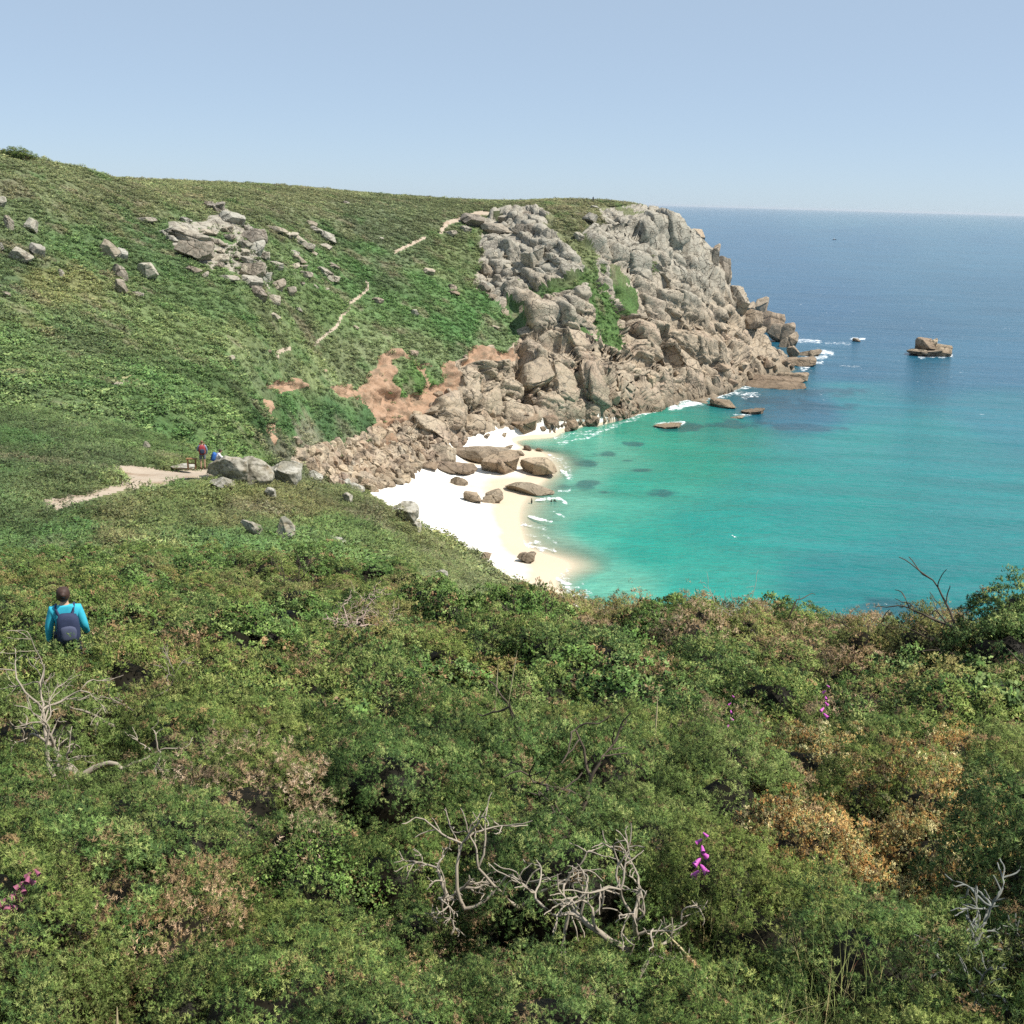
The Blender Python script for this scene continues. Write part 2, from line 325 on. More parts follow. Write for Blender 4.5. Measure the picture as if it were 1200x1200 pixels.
# ================================================================ MATERIALS OF THE SETTING
def mk_granite():
    m, t = nt('granite'); n = N(t)
    g = n('ShaderNodeNewGeometry'); pos = g.outputs['Position']
    z = n('ShaderNodeSeparateXYZ', {0: pos}).outputs[2]
    oi = n('ShaderNodeObjectInfo').outputs['Random']
    big = n.noise(pos, .055, 3); mid = n.noise(pos, .35, 4); fine = n.noise(pos, 2.2, 5, .65)
    zz = n.math('ADD', z, n.math('MULTIPLY', n.math('SUBTRACT', big, .5), 46))
    up_ = n.math('MULTIPLY_ADD', zz, 1 / 22, 38 / 22, clamp=True)          # 0 below the lichen line, 1 above it
    tan = n.mix((.37, .305, .22), (.50, .43, .33), mid)
    pink = n.mix(tan, (.42, .32, .25), n.ramp(n.noise(pos, .12, 4), [(.52, 0), (.64, .5)]))
    grey = n.mix((.32, .31, .26), (.45, .435, .37), mid)
    c = n.mix(pink, grey, up_)
    c = n.mix(c, (.42, .42, .35), n.ramp(n.noise(pos, 1.1, 5, .7), [(.55, 0), (.66, .55)]))      # pale lichen
    c = n.mix(c, (.13, .12, .10), n.ramp(n.noise(pos, .5, 7, .75), [(.52, 0), (.62, .8)]))      # dark lichen and weather stain
    c = n.mix(c, (.2, .165, .125), n.ramp(fine, [(.48, 0), (.66, .6)]))
    wv = n('ShaderNodeVectorMath', {0: pos, 1: n('ShaderNodeVectorMath', {0: n.noise(pos, .3, 3, .5, out=1), 1: (4, 4, 4)}, operation='MULTIPLY').outputs[0]}, operation='ADD').outputs[0]
    mpv = n('ShaderNodeMapping', {0: wv, 'Rotation': (.12, .22, .4), 'Scale': (1, .8, 1.7)}).outputs[0]
    k1 = n('ShaderNodeTexVoronoi', {0: mpv, 'Scale': .2, 'Randomness': .75}, feature='DISTANCE_TO_EDGE').outputs['Distance']
    k2 = n('ShaderNodeTexVoronoi', {0: mpv, 'Scale': .75, 'Randomness': .9}, feature='DISTANCE_TO_EDGE').outputs['Distance']
    j1 = n.ramp(k1, [(.0, 1), (.035, 0)]); j2 = n.ramp(k2, [(0, 1), (.05, 0)])
    jn = n.math('MAXIMUM', n.math('MULTIPLY', j1, n.ramp(n.noise(pos, .1, 2), [(.4, .2), (.6, .85)])), n.math('MULTIPLY', j2, n.ramp(n.noise(pos, .16, 2), [(.5, 0), (.62, .5)])))
    c = n.mix(c, (.07, .06, .045), n.math('MULTIPLY', jn, .8))
    # the sea-washed belt, brown and black
    low = n.ramp(n.math('MULTIPLY_ADD', n.math('ADD', z, n.math('MULTIPLY', n.math('SUBTRACT', mid, .5), 7)), -1 / 7, -53 / 7, clamp=True), [(0, 0), (.9, 1)])
    c = n.mix(c, n.mix((.10, .085, .065), (.30, .245, .17), mid), n.math('MULTIPLY', low, .75))
    c = n.mix(c, (1.3, 1.18, 1.02), n.math('MULTIPLY', oi, .6), 'MULTIPLY')
    c = n.mix(c, (.66, .6, .58), n.math('FRACT', n.math('MULTIPLY', oi, 9.7)), 'MULTIPLY')
    bp = n('ShaderNodeBump', {'Strength': .7, 'Distance': .25, 'Height': n.math('SUBTRACT', n.math('ADD', fine, n.noise(pos, .9, 5, .6)), n.math('MULTIPLY', jn, 2.5))})
    p = n('ShaderNodeBsdfPrincipled', {0: c, 'Roughness': .88, 'Specular IOR Level': .2, 'Normal': bp.outputs[0]})
    n.out(p.outputs[0]); return m
GRANITE = mk_granite()
def mk_pale():
    m, t = nt('lichened_granite'); n = N(t)
    pos = n('ShaderNodeNewGeometry').outputs['Position']; oi = n('ShaderNodeObjectInfo').outputs['Random']
    c = n.mix((.40, .385, .33), (.56, .54, .48), n.noise(pos, 1.4, 4))
    c = n.mix(c, (.2, .19, .14), n.ramp(n.noise(pos, 1.1, 5, .7), [(.44, 0), (.56, .75)]))
    c = n.mix(c, (.12, .11, .085), n.ramp(n.noise(pos, 3.2, 6, .75), [(.5, 0), (.6, .8)]))
    c = n.mix(c, (.3, .22, .12), n.ramp(n.noise(pos, .9, 4, .7), [(.58, 0), (.7, .5)]))
    c = n.mix(c, (.72, .68, .62), oi, 'MULTIPLY')
    bp = n('ShaderNodeBump', {'Strength': .6, 'Distance': .08, 'Height': n.noise(pos, 4, 6, .65)})
    n.out(n('ShaderNodeBsdfPrincipled', {0: c, 'Roughness': .9, 'Specular IOR Level': .2, 'Normal': bp.outputs[0]}).outputs[0]); return m
PALE = mk_pale()
def mk_vegground():
    m, t = nt('turf_and_heath'); n = N(t)
    pos = n('ShaderNodeNewGeometry').outputs['Position']
    a = n('ShaderNodeAttribute', attribute_name='Col').outputs['Color']
    c = n.mix(a, (.3, .3, .28), n.ramp(n.noise(pos, 1.6, 4, .65), [(.42, 0), (.62, .7)]), 'MULTIPLY')
    c = n.mix(c, (1.5, 1.4, 1.1), n.ramp(n.noise(pos, 3.2, 3, .6), [(.5, 0), (.68, .7)]), 'MULTIPLY')
    bp = n('ShaderNodeBump', {'Strength': .9, 'Distance': .35, 'Height': n.noise(pos, 1.5, 4, .7)})
    n.out(n('ShaderNodeBsdfPrincipled', {0: c, 'Roughness': .9, 'Specular IOR Level': .1, 'Normal': bp.outputs[0]}).outputs[0]); return m
def mk_sand():
    m, t = nt('shell_sand'); n = N(t)
    pos = n('ShaderNodeNewGeometry').outputs['Position']
    z = n('ShaderNodeSeparateXYZ', {0: pos}).outputs[2]
    f = n.math('MULTIPLY_ADD', n.math('ADD', z, n.math('MULTIPLY', n.math('SUBTRACT', n.noise(pos, .08, 3), .5), .9)), 1 / .5, 59.35 / .5, clamp=True)
    c = n.mix((.58, .47, .345), (.84, .80, .73), f)                          # damp sand by the water, dry shell sand above
    c = n.mix(c, (.9, .88, .84), n.math('MULTIPLY', n.noise(pos, .7, 5), .35), 'MULTIPLY')
    c = n.mix(c, (.3, .26, .2), n.ramp(n.noise(pos, .5, 5, .75), [(.7, 0), (.74, .6)]))
    bp = n('ShaderNodeBump', {'Strength': .4, 'Distance': .12, 'Height': n.noise(pos, 1.8, 4)})
    n.out(n('ShaderNodeBsdfPrincipled', {0: c, 'Roughness': .8, 'Specular IOR Level': .2, 'Normal': bp.outputs[0]}).outputs[0]); return m
def mk_earth():
    m, t = nt('clay_and_rubble'); n = N(t)
    pos = n('ShaderNodeNewGeometry').outputs['Position']
    c = n.mix((.34, .20, .12), (.45, .32, .225), n.noise(pos, .35, 5, .7))
    c = n.mix(c, (.2, .15, .1), n.ramp(n.noise(pos, .22, 6, .75), [(.5, 0), (.6, .8)]))
    c = n.mix(c, (.3, .18, .11), n.ramp(n.noise(pos, .9, 5, .7), [(.52, 0), (.64, .8)]))
    bp = n('ShaderNodeBump', {'Strength': .8, 'Distance': .5, 'Height': n.noise(pos, .8, 6, .7)})
    n.out(n('ShaderNodeBsdfPrincipled', {0: c, 'Roughness': .95, 'Specular IOR Level': .1, 'Normal': bp.outputs[0]}).outputs[0]); return m
def mk_path():
    m, t = nt('trodden_earth'); n = N(t)
    pos = n('ShaderNodeNewGeometry').outputs['Position']
    c = n.mix((.36, .28, .2), (.47, .40, .32), n.noise(pos, .8, 5, .7))
    c = n.mix(c, (.24, .16, .1), n.ramp(n.noise(pos, .45, 4, .7), [(.52, 0), (.68, .7)]))
    bp = n('ShaderNodeBump', {'Strength': .6, 'Distance': .1, 'Height': n.noise(pos, 4, 5, .7)})
    n.out(n('ShaderNodeBsdfPrincipled', {0: c, 'Roughness': .95, 'Specular IOR Level': .1, 'Normal': bp.outputs[0]}).outputs[0]); return m
# ================================================================ TERRAIN
ROCK = [[(562, 262), (575, 250), (640, 250), (652, 275), (662, 290), (680, 310), (690, 345), (705, 400), (735, 412), (722, 360), (692, 320), (700, 300), (685, 285), (690, 268), (712, 262), (700, 244), (740, 240), (780, 246), (800, 248), (835, 270), (870, 300), (885, 340), (945, 385), (975, 418),
         (955, 455), (800, 480), (700, 515), (650, 520), (600, 540), (520, 552), (430, 572), (395, 566), (340, 540), (345, 530), (405, 535), (440, 520), (470, 495), (470, 470), (520, 455), (535, 425), (570, 405), (592, 415), (608, 400), (600, 372), (575, 350), (556, 330), (568, 300)],
        [(196, 262), (240, 262), (262, 240), (300, 270), (312, 310), (320, 345), (300, 350), (280, 320), (235, 310), (205, 290)]]
GRASSIN = [[(748, 300), (768, 300), (770, 322), (752, 322)], [(640, 262), (652, 262), (648, 290), (640, 280)], [(606, 330), (640, 345), (650, 358), (626, 352)], [(618, 505), (650, 500), (648, 512), (620, 515)], [(636, 340), (700, 310), (700, 330), (640, 352)]]
EARTH = [[(418, 462), (442, 430), (446, 415), (470, 412), (500, 425), (535, 425), (540, 452), (522, 462), (505, 478), (480, 500), (450, 530), (430, 510), (440, 490), (426, 478)],
         [(314, 450), (345, 446), (360, 455), (330, 462)], [(388, 452), (415, 450), (420, 470), (398, 462)], [(312, 468), (318, 470), (330, 530), (322, 530)], [(560, 405), (612, 418), (600, 426), (540, 430)]]
EBUSH = [[(460, 420), (485, 418), (500, 440), (496, 462), (468, 466), (462, 445)], [(500, 428), (520, 424), (524, 446), (508, 450)]]
SAND = [(424, 572), (470, 560), (505, 548), (530, 515), (570, 505), (655, 496), (720, 490), (800, 560), (800, 740), (690, 720), (650, 699), (600, 679), (540, 652), (500, 628), (470, 602)]
PATH = [[(42, 606), (52, 588), (95, 578), (140, 568), (152, 556), (128, 548), (150, 545), (190, 551), (262, 548), (270, 557), (215, 562), (190, 571), (150, 574), (120, 583), (80, 594)]]
FARPATH = [([(370, 405), (374, 400), (388, 389), (396, 383), (402, 370), (409, 364), (411, 355), (422, 349), (432, 339), (431, 330)], 1.5), ([(326, 419), (327, 413), (340, 409)], 2.2), ([(463, 296), (480, 288), (498, 279)], 1.7), ([(517, 272), (524, 262), (545, 256), (560, 250), (595, 252)], 2.4)]
CRACKS = [([(610, 408), (614, 450), (626, 478)], 6, 5.0), ([(640, 452), (630, 470), (600, 478)], 4, 3.0), ([(776, 395), (784, 420), (790, 440)], 5, 5.0), ([(690, 322), (712, 350), (738, 375), (742, 400)], 5, 4.5), ([(722, 322), (727, 345)], 4, 3), ([(800, 290), (806, 330), (815, 350)], 3, 2.5),
          ([(835, 430), (838, 442)], 3, 3), ([(862, 375), (862, 390), (880, 405)], 4, 3), ([(560, 440), (556, 480), (545, 500)], 3, 2.5), ([(596, 470), (590, 490)], 4, 3)]
NC, NR = 900, 940
ga = np.r_[np.linspace(-2.3, -.6, 31)[:-1], np.linspace(-.6, .64, NC - 60), np.linspace(.64, 2.3, 31)[1:]]
dS = np.gradient(S, GV, axis=1); rg = np.exp(GV)[None]
W = 22 + F * np.clip(dS, 0, None) + .15 * F * np.clip(-dS, 0, None)
W = W * np.interp(rg, [0, 35, 60, 90, 600], [.12, .2, .5, 1, 1])
W = np.where(S * rg < SEA - 2.5, 14, W)
for _ in range(3):
    W[1:-1] = (W[:-2] + W[1:-1] + W[2:]) / 3; W[:, 1:-1] = (W[:, :-2] + W[:, 1:-1] + W[:, 2:]) / 3
cum = np.cumsum(W, 1); cum = (cum - cum[:, :1]) / (cum[:, -1:] - cum[:, :1])
tt = np.linspace(0, 1, NR)
VV = np.stack([np.interp(tt, cum[i], GV) for i in range(len(GA))])
ii = np.clip((ga - GA[0]) / (GA[1] - GA[0]), 0, len(GA) - 1.001); i0 = ii.astype(int); fi = (ii - i0)[:, None]
VR = VV[i0] * (1 - fi) + VV[i0 + 1] * fi
AA = np.repeat(ga[:, None], NR, 1); RR = np.exp(VR)
X, Y = RR * np.sin(AA), RR * np.cos(AA)
Z = ground(X.ravel(), Y.ravel()).reshape(X.shape)
PX, PY = project(X, Y, Z)
P = np.stack([X, Y, Z], 2)
Nn = np.cross(np.gradient(P, axis=0), np.gradient(P, axis=1)); Nn /= np.linalg.norm(Nn, axis=2, keepdims=True) + 1e-9
Nn *= np.sign(Nn[..., 2:3] + 1e-9)
x, y, z, px, py, rr = (q.ravel() for q in (X, Y, Z, PX, PY, RR))
jx = px + 5 * fbm(x / 5, y / 5, z / 5, 3, 3); jy = py + 4 * fbm(x / 5, y / 5, z / 5, 3, 8)
far = rr > 100
inb = lambda P_: poly_in(jx, jy, P_)
rock = np.zeros(len(x), bool)
for p_ in ROCK: rock |= inb(p_)
gr_n = fbm(x / 11, y / 11, z / 11, 3, 77)
rock &= ~((gr_n > .62) & (z > -38))
for p_ in GRASSIN: rock &= ~inb(p_)
rock |= (rr > 335) & (px > 745) & (z < -4) & (z > SEA - 8) & (px < 1080) & ~poly_in(px, py, [(690, 236), (740, 240), (700, 262), (740, 410), (690, 345)])
rock &= far
earth = np.zeros(len(x), bool)
for p_ in EARTH: earth |= inb(p_)
for p_ in EBUSH: earth &= ~inb(p_)
earth &= far; rock &= ~earth
sand = poly_in(px, py, SAND) & far & (z < -56.3) & ~earth
sand |= (z < -60.6) & far & ~rock
rock &= ~sand
jpx = px + 2.5 * fbm(x / 1.5, y / 1.5, z, 2, 13); jpy = py + 2 * fbm(x / 1.5, y / 1.5, z, 2, 14)
path = np.zeros(len(x), bool)
for p_ in PATH: path |= poly_in(jpx, jpy, p_)
path &= (rr > 40) & (rr < 90)
fpath = np.zeros(len(x), bool)
for p_, w_ in FARPATH: fpath |= seg_d(px + .8 * fbm(x / 3, y / 3, z, 2, 15), py, p_) < w_
fpath &= far & ~rock
# block joints of the granite
def blur(Mm, k):
    Mm = Mm.reshape(NC, NR).astype(float)
    for _ in range(k):
        Mm[1:-1] = (Mm[:-2] + Mm[1:-1] + Mm[2:]) / 3; Mm[:, 1:-1] = (Mm[:, :-2] + Mm[:, 1:-1] + Mm[:, 2:]) / 3
    return Mm.ravel()
rmask = blur(rock, 4); sel = rmask > .01
Q = np.c_[x, y, z][sel]
ca, sa = math.cos(.5), math.sin(.5)
Qw = Q + .8 * np.c_[fbm(Q[:, 0] / 9, Q[:, 1] / 9, Q[:, 2] / 9, 2, 21), fbm(Q[:, 0] / 9, Q[:, 1] / 9, Q[:, 2] / 9, 2, 22), fbm(Q[:, 0] / 9, Q[:, 1] / 9, Q[:, 2] / 9, 2, 23)]
Qr = np.c_[ca * Qw[:, 0] + sa * Qw[:, 1], -sa * Qw[:, 0] + ca * Qw[:, 1], Qw[:, 2] + .28 * Qw[:, 0]]
Nr0 = Nn.reshape(-1, 3)[sel]
Nr = np.c_[ca * Nr0[:, 0] + sa * Nr0[:, 1], -sa * Nr0[:, 0] + ca * Nr0[:, 1], Nr0[:, 2]]
def blocks(Pt, size, s, jit, pw, push):
    size = np.asarray(size, float)
    v, e, cc = cells(Pt, size, jit, s)
    u = (Pt - cc) / (size * .5); u = u + Nr * push
    L = (np.abs(u) ** pw).sum(1) ** (1 / pw)
    tgt = cc + u / np.maximum(L, .3)[:, None] * (size * .5) * (.82 + .5 * v)[:, None]
    return tgt - Pt, v, e
rib = vnoise(Q[:, 0] / 15, Q[:, 1] / 40, Q[:, 2] / 60, 88)
pick = np.clip((fbm(Q[:, 0] / 26, Q[:, 1] / 26, Q[:, 2] / 26, 2, 44) + .05) * 5, 0, 1)[:, None]
dA, v1, e1 = blocks(Qr, (9.0, 9.0, 12.0), 100, .32, 14, .8)
dB, v2, e2 = blocks(Qr, (4.4, 4.6, 4.6), 200, .3, 14, .8)
dC, v3, e3 = blocks(Qr + 3.3, (2.1, 2.3, 1.8), 300, .5, 8, .8)
D = (dA * pick + dB * (1 - pick)) * .8 + dC * (.5 - .15 * pick)
D[:, 2] -= .28 * D[:, 0]
D = np.c_[ca * D[:, 0] - sa * D[:, 1], sa * D[:, 0] + ca * D[:, 1], D[:, 2]]
d = -1.0 + rib * 3.0 - 1.6 * np.exp(-(e1 / .05) ** 2) * pick[:, 0] - .8 * np.exp(-(e2 / .07) ** 2)
d += .3 * fbm(Q[:, 0] / 1.6, Q[:, 1] / 1.6, Q[:, 2] / 1.6, 3, 66)
pxs, pys = px[sel], py[sel]
for seg, w_, dep in CRACKS: d -= dep * np.exp(-(seg_d(pxs, pys, seg) / w_) ** 4)
amp = np.interp(rr[sel], [100, 220, 260], [.3, .45, 1]) * np.where(pys > 505, .5, 1) * np.where(pxs < 340, .35, 1) * np.clip((z[sel] - SEA + 2) / 12, .35, 1)
disp = np.zeros(len(x)); disp[sel] = d * amp * rmask[sel]
BD = np.zeros((len(x), 3)); BD[sel] = D * (amp * rmask[sel])[:, None]
es = blur(earth, 2)
disp += es * (1.9 * fbm(x / 4, y / 4, z / 4, 5, 91) - .3)
Pn = P.reshape(-1, 3) + Nn.reshape(-1, 3) * disp[:, None] + (Nn.reshape(-1, 3) * (1, 1, 0)) * (disp * .5)[:, None] + BD
VC_ = vegcol(px, py, x, y, 1.15)
vn = np.linalg.norm(VC_, axis=1)
VC_ = np.where((rr < 42)[:, None], np.array((.016, .013, .008)), VC_)  # dark soil under near scrub, coloured near black for the shade in gaps
idx = np.arange(NC * NR).reshape(NC, NR)
quads = np.stack([idx[:-1, :-1], idx[:-1, 1:], idx[1:, 1:], idx[1:, :-1]], 2).reshape(-1, 4)[:, ::-1]
cls = np.zeros(len(x), int); cls[fpath] = 5; cls[path] = 4; cls[sand] = 3; cls[earth] = 2; cls[rock] = 1
fc = cls[quads[:, 0]]
fc[(fc == 4) | (fc == 5)] = 4
def sub(name, k, mat, cols=None, smooth=True):
    q = quads[fc == k]; u, inv = np.unique(q, return_inverse=True)
    o = mesh_np(name, Pn[u], inv.reshape(-1, 4), mat, {a: c[u] for a, c in (cols or {}).items()}, smooth)
    o['kind'] = 'structure'; return o
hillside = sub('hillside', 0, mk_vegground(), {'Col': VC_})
cliff = sub('headland_cliff', 1, GRANITE)
bank = sub('clay_bank', 2, mk_earth())
beach = sub('beach', 3, mk_sand())
fpath_o = sub('footpath', 4, mk_path())
print('terrain', round(time.time() - T0, 1))
# ================================================================ WATER
wa = np.r_[np.linspace(-1.4, -.3, 12)[:-1], np.linspace(-.3, .5, 640), np.linspace(.5, 1.5, 30)[1:]]
wv = np.r_[np.linspace(math.log(95), math.log(620), 680), np.linspace(math.log(620), math.log(70000), 200)[1:]]
A2, V2 = np.meshgrid(wa, wv, indexing='ij'); R2 = np.exp(V2)
wx, wy = (R2 * np.sin(A2)).ravel(), (R2 * np.cos(A2)).ravel(); wz = np.full(len(wx), SEA)
wpx, wpy = project(wx, wy, wz)
WP = [(690, 525, (120, 205, 178)), (668, 550, (140, 210, 184)), (660, 600, (140, 210, 184)), (640, 640, (180, 222, 196)), (700, 680, (132, 210, 184)), (720, 704, (110, 202, 178)), (700, 620, (88, 198, 174)), (740, 560, (66, 186, 162)), (760, 640, (60, 184, 164)), (800, 690, (66, 186, 168)), (850, 620, (52, 172, 158)), (900, 560, (54, 172, 158)),
      (800, 530, (60, 180, 154)), (760, 510, (70, 184, 156)), (850, 505, (60, 166, 148)), (950, 600, (50, 162, 152)), (1000, 690, (46, 148, 146)), (1100, 650, (54, 152, 150)), (1180, 600, (58, 156, 154)), (1000, 520, (60, 166, 158)), (1100, 520, (62, 158, 158)), (1180, 490, (64, 146, 158)), (1000, 470, (56, 150, 156)),
      (950, 475, (54, 118, 142)), (900, 478, (54, 118, 140)), (1000, 440, (54, 116, 144)), (1100, 440, (58, 122, 148)), (1180, 430, (62, 122, 150)), (1050, 390, (52, 110, 140)), (950, 360, (50, 106, 140)), (1150, 350, (60, 118, 144)), (900, 300, (58, 112, 144)), (1000, 280, (64, 120, 148)), (1150, 280, (76, 130, 154)), (1000, 252, (92, 142, 158)), (1150, 258, (94, 144, 158))]
WA_ = np.array([(a, b) for a, b, _ in WP], float); WC = np.array([lin(c) for *_, c in WP])
wc = np.zeros((len(wx), 3)); wob = 16 * fbm(wx / 40, wy / 40, wz, 3, 33)
for i in range(0, len(wx), 60000):
    sl = slice(i, i + 60000)
    dd = (wpx[sl, None] + wob[sl, None] - WA_[None, :, 0]) ** 2 + 5 * (wpy[sl, None] + .5 * wob[sl, None] - WA_[None, :, 1]) ** 2
    w = 1 / (dd + 300) ** 2; wc[sl] = (w @ WC) / w.sum(1)[:, None]
WEED = [(775, 578, 17, 4), (682, 543, 18, 4), (752, 551, 14, 2.5), (712, 532, 18, 3), (905, 470, 40, 6), (945, 478, 50, 6), (860, 497, 38, 5), (940, 502, 40, 5), (1068, 714, 60, 12), (800, 500, 30, 5), (735, 540, 10, 2), (690, 566, 14, 3), (668, 571, 22, 5), (740, 520, 12, 3), (960, 460, 60, 6), (665, 538, 16, 3), (640, 567, 14, 3), (715, 577, 14, 2)]
weed = np.zeros(len(wx)); wn = fbm(wx / 4.5, wy / 7, wz, 4, 35)
for a, b, w_, h_ in WEED: weed = np.maximum(weed, np.clip(1.25 - ((wpx - a) / w_) ** 2 - ((wpy - b) / h_) ** 2 + 1.1 * wn, 0, 1))
wc = wc * (1 - .62 * weed[:, None]) + .62 * weed[:, None] * np.array(lin((48, 88, 104)))
sw = fbm(wx / 60, wy / 9 + wx / 40, wz, 3, 37)                              # broad ruffled bands
sw2 = np.exp(-((wpy - 538 - .02 * (wpx - 1000) - 4 * np.sin(wpx / 60)) / 3.5) ** 2) * np.clip((wpx - 780) / 150, 0, 1)
wc *= (1 + .12 * sw - .13 * sw2)[:, None]
FOAM = [([(592, 652), (622, 640), (650, 645)], 2, .8), ([(612, 668), (648, 674), (676, 696)], 2.2, .78), ([(606, 626), (640, 628), (656, 640)], 1.6, .65), ([(655, 520), (690, 512), (720, 500)], 1.6, .7), ([(650, 600), (662, 606)], 1.6, .7), ([(705, 497), (735, 487), (770, 482)], 2, .75), ([(868, 452), (905, 446), (940, 440)], 2, .75), ([(940, 432), (962, 424)], 2.5, .8), ([(934, 399), (960, 400)], 3, .72), ([(968, 402), (996, 403)], 2, .62), ([(984, 428), (1008, 430)], 1.6, .55), ([(788, 467), (815, 465), (832, 462), (856, 457)], 7, 1), ([(786, 478), (806, 474), (822, 472)], 4, .9), ([(862, 461), (888, 462)], 2.5, .7), ([(870, 466), (890, 464)], 2, .6), ([(900, 434), (930, 432)], 2.5, .7), ([(896, 424), (930, 425)], 2, .6), ([(940, 420), (968, 418)], 2.5, .8),
        ([(770, 499), (800, 495)], 3.5, .9), ([(725, 487), (742, 489)], 3, .7), ([(1078, 418), (1114, 416)], 2.2, 1), ([(998, 397), (1013, 397)], 1.8, .9), ([(622, 606), (646, 611)], 2, .9), ([(628, 586), (655, 583), (664, 590)], 2, .9), ([(604, 613), (640, 620)], 3, .55),
        ([(592, 648), (610, 638), (632, 636)], 2.5, .8), ([(612, 640), (636, 652), (650, 668), (668, 690), (694, 706)], 8, .62), ([(650, 512), (700, 506)], 4, .55), ([(645, 535), (660, 540), (670, 560)], 4, .6), ([(660, 553), (668, 560)], 3, .8), ([(640, 655), (690, 700)], 14, .45), ([(960, 412), (975, 414)], 3, .9), ([(860, 488), (885, 484)], 2, .7), ([(700, 506), (730, 495), (760, 484)], 2.5, .6), ([(655, 575), (668, 575)], 2.5, .7), ([(610, 560), (660, 548)], 2, .4), ([(850, 458), (905, 448), (945, 442)], 2.5, .7)]
foam = np.zeros(len(wx)); fn = fbm(wx / 2.2, wy / 2.2, wz, 3, 38)
for p_, w_, s_ in FOAM: foam = np.maximum(foam, s_ * np.clip(1.5 - seg_d(wpx + 2 * fn, wpy + fn, p_) / w_, 0, 1))
foam += np.where((fbm(wx / 5, wy / 2.2, wz, 3, 39) > 1.06) & (R2.ravel() > 350), .5, 0)
zg = ground(wx, wy); dep = SEA - zg
alpha = np.where((A2.ravel() > -.3) & (A2.ravel() < .5) & (R2.ravel() < 540), np.clip((dep - .02) / 1.5, 0, 1) ** .7, 1.0)
pale = np.clip(1 - dep / 1.6, 0, 1)[:, None] * (alpha < 1)[:, None] * .4
wc = wc * (1 - pale) + pale * np.array(lin((190, 225, 200)))
def mk_water():
    m, t = nt('sea_water'); n = N(t)
    g = n('ShaderNodeNewGeometry'); pos = g.outputs['Position']
    a = n('ShaderNodeAttribute', attribute_name='Col').outputs['Color']
    fo = n('ShaderNodeAttribute', attribute_name='foam').outputs['Fac']; al = n('ShaderNodeAttribute', attribute_name='alpha').outputs['Fac']
    mp = n('ShaderNodeMapping', {0: pos, 'Rotation': (0, 0, .25), 'Scale': (.45, 1.1, 1)}).outputs[0]
    w1 = n.noise(mp, .8, 4, .65); w2 = n.noise(mp, .13, 3, .6); w3 = n.noise(mp, .03, 2, .5)
    h = n.math('ADD', n.math('MULTIPLY', w1, .8), n.math('MULTIPLY', w2, 2.2))
    h = n.math('ADD', h, n.math('MULTIPLY', w3, 3))
    bp = n('ShaderNodeBump', {'Strength': .85, 'Distance': .55, 'Height': h})
    c = n.mix(a, (.7, .78, .82), n.ramp(w1, [(.42, 0), (.6, .7)]), 'MULTIPLY')
    p = n('ShaderNodeBsdfPrincipled', {0: c, 'Roughness': .2, 'Specular IOR Level': .24, 'Normal': bp.outputs[0]})
    fm = n.math('MULTIPLY_ADD', n.math('ADD', fo, n.math('MULTIPLY', n.math('SUBTRACT', n.noise(pos, .6, 6, .8), .5), 3.4)), 2.2, -1.35, clamp=True)
    fb = n('ShaderNodeBsdfDiffuse', {0: (.82, .85, .86, 1)})
    tr = n('ShaderNodeBsdfTransparent')
    s = n('ShaderNodeMixShader', {0: al, 1: tr.outputs[0], 2: p.outputs[0]})
    s = n('ShaderNodeMixShader', {0: fm, 1: s.outputs[0], 2: fb.outputs[0]})
    n.out(s.outputs[0]); return m
ix = np.arange(len(wa) * len(wv)).reshape(len(wa), len(wv))
wq = np.stack([ix[:-1, :-1], ix[1:, :-1], ix[1:, 1:], ix[:-1, 1:]], 2).reshape(-1, 4)
water = mesh_np('sea', np.c_[wx, wy, wz], wq, mk_water(), {'Col': (wc.mean(1)[:, None] + (wc - wc.mean(1)[:, None]) * 1.12).clip(.002, 1) * .50, 'foam': foam, 'alpha': alpha}, True)
water['kind'] = 'structure'
print('water', round(time.time() - T0, 1))
# ================================================================ SKY AND SUN
SUN_EL, SUN_AZ = R(57), R(100)                       # azimuth from +Y towards +X
w = bpy.data.worlds.new('World'); sc.world = w; w.use_nodes = True; t = w.node_tree; t.nodes.clear()
sk = t.nodes.new('ShaderNodeTexSky'); sk.sky_type = 'NISHITA'; sk.sun_disc = False; sk.sun_elevation = SUN_EL; sk.sun_rotation = SUN_AZ
sk.altitude = 60; sk.air_density = .55; sk.dust_density = .3; sk.ozone_density = 3
bg = t.nodes.new('ShaderNodeBackground'); bg.inputs[1].default_value = .122
mxs = t.nodes.new('ShaderNodeMix'); mxs.data_type = 'RGBA'; mxs.inputs[0].default_value = .72          # thin high haze evens the sky out
mxs.inputs[7].default_value = (2.8, 3.5, 4.2, 1); t.links.new(sk.outputs[0], mxs.inputs[6]); t.links.new(mxs.outputs[2], bg.inputs[0]); t.links.new(bg.outputs[0], t.nodes.new('ShaderNodeOutputWorld').inputs[0])
sd = Vector((math.cos(SUN_EL) * math.sin(SUN_AZ), math.cos(SUN_EL) * math.cos(SUN_AZ), math.sin(SUN_EL)))
sl_ = bpy.data.lights.new('sun', 'SUN'); sl_.energy = 4.6; sl_.angle = R(.55); sl_.color = (1, .955, .88)
so = bpy.data.objects.new('sun', sl_); C.objects.link(so); so.rotation_euler = sd.to_track_quat('Z', 'Y').to_euler()
sc.view_settings.view_transform = 'Standard'; sc.view_settings.look = 'None'; sc.view_settings.exposure = .5; sc.view_settings.gamma = 1
sc.cycles.max_bounces = 5; sc.cycles.diffuse_bounces = 2; sc.cycles.glossy_bounces = 2; sc.cycles.transmission_bounces = 3; sc.cycles.transparent_max_bounces = 6
sc.cycles.use_denoising = False
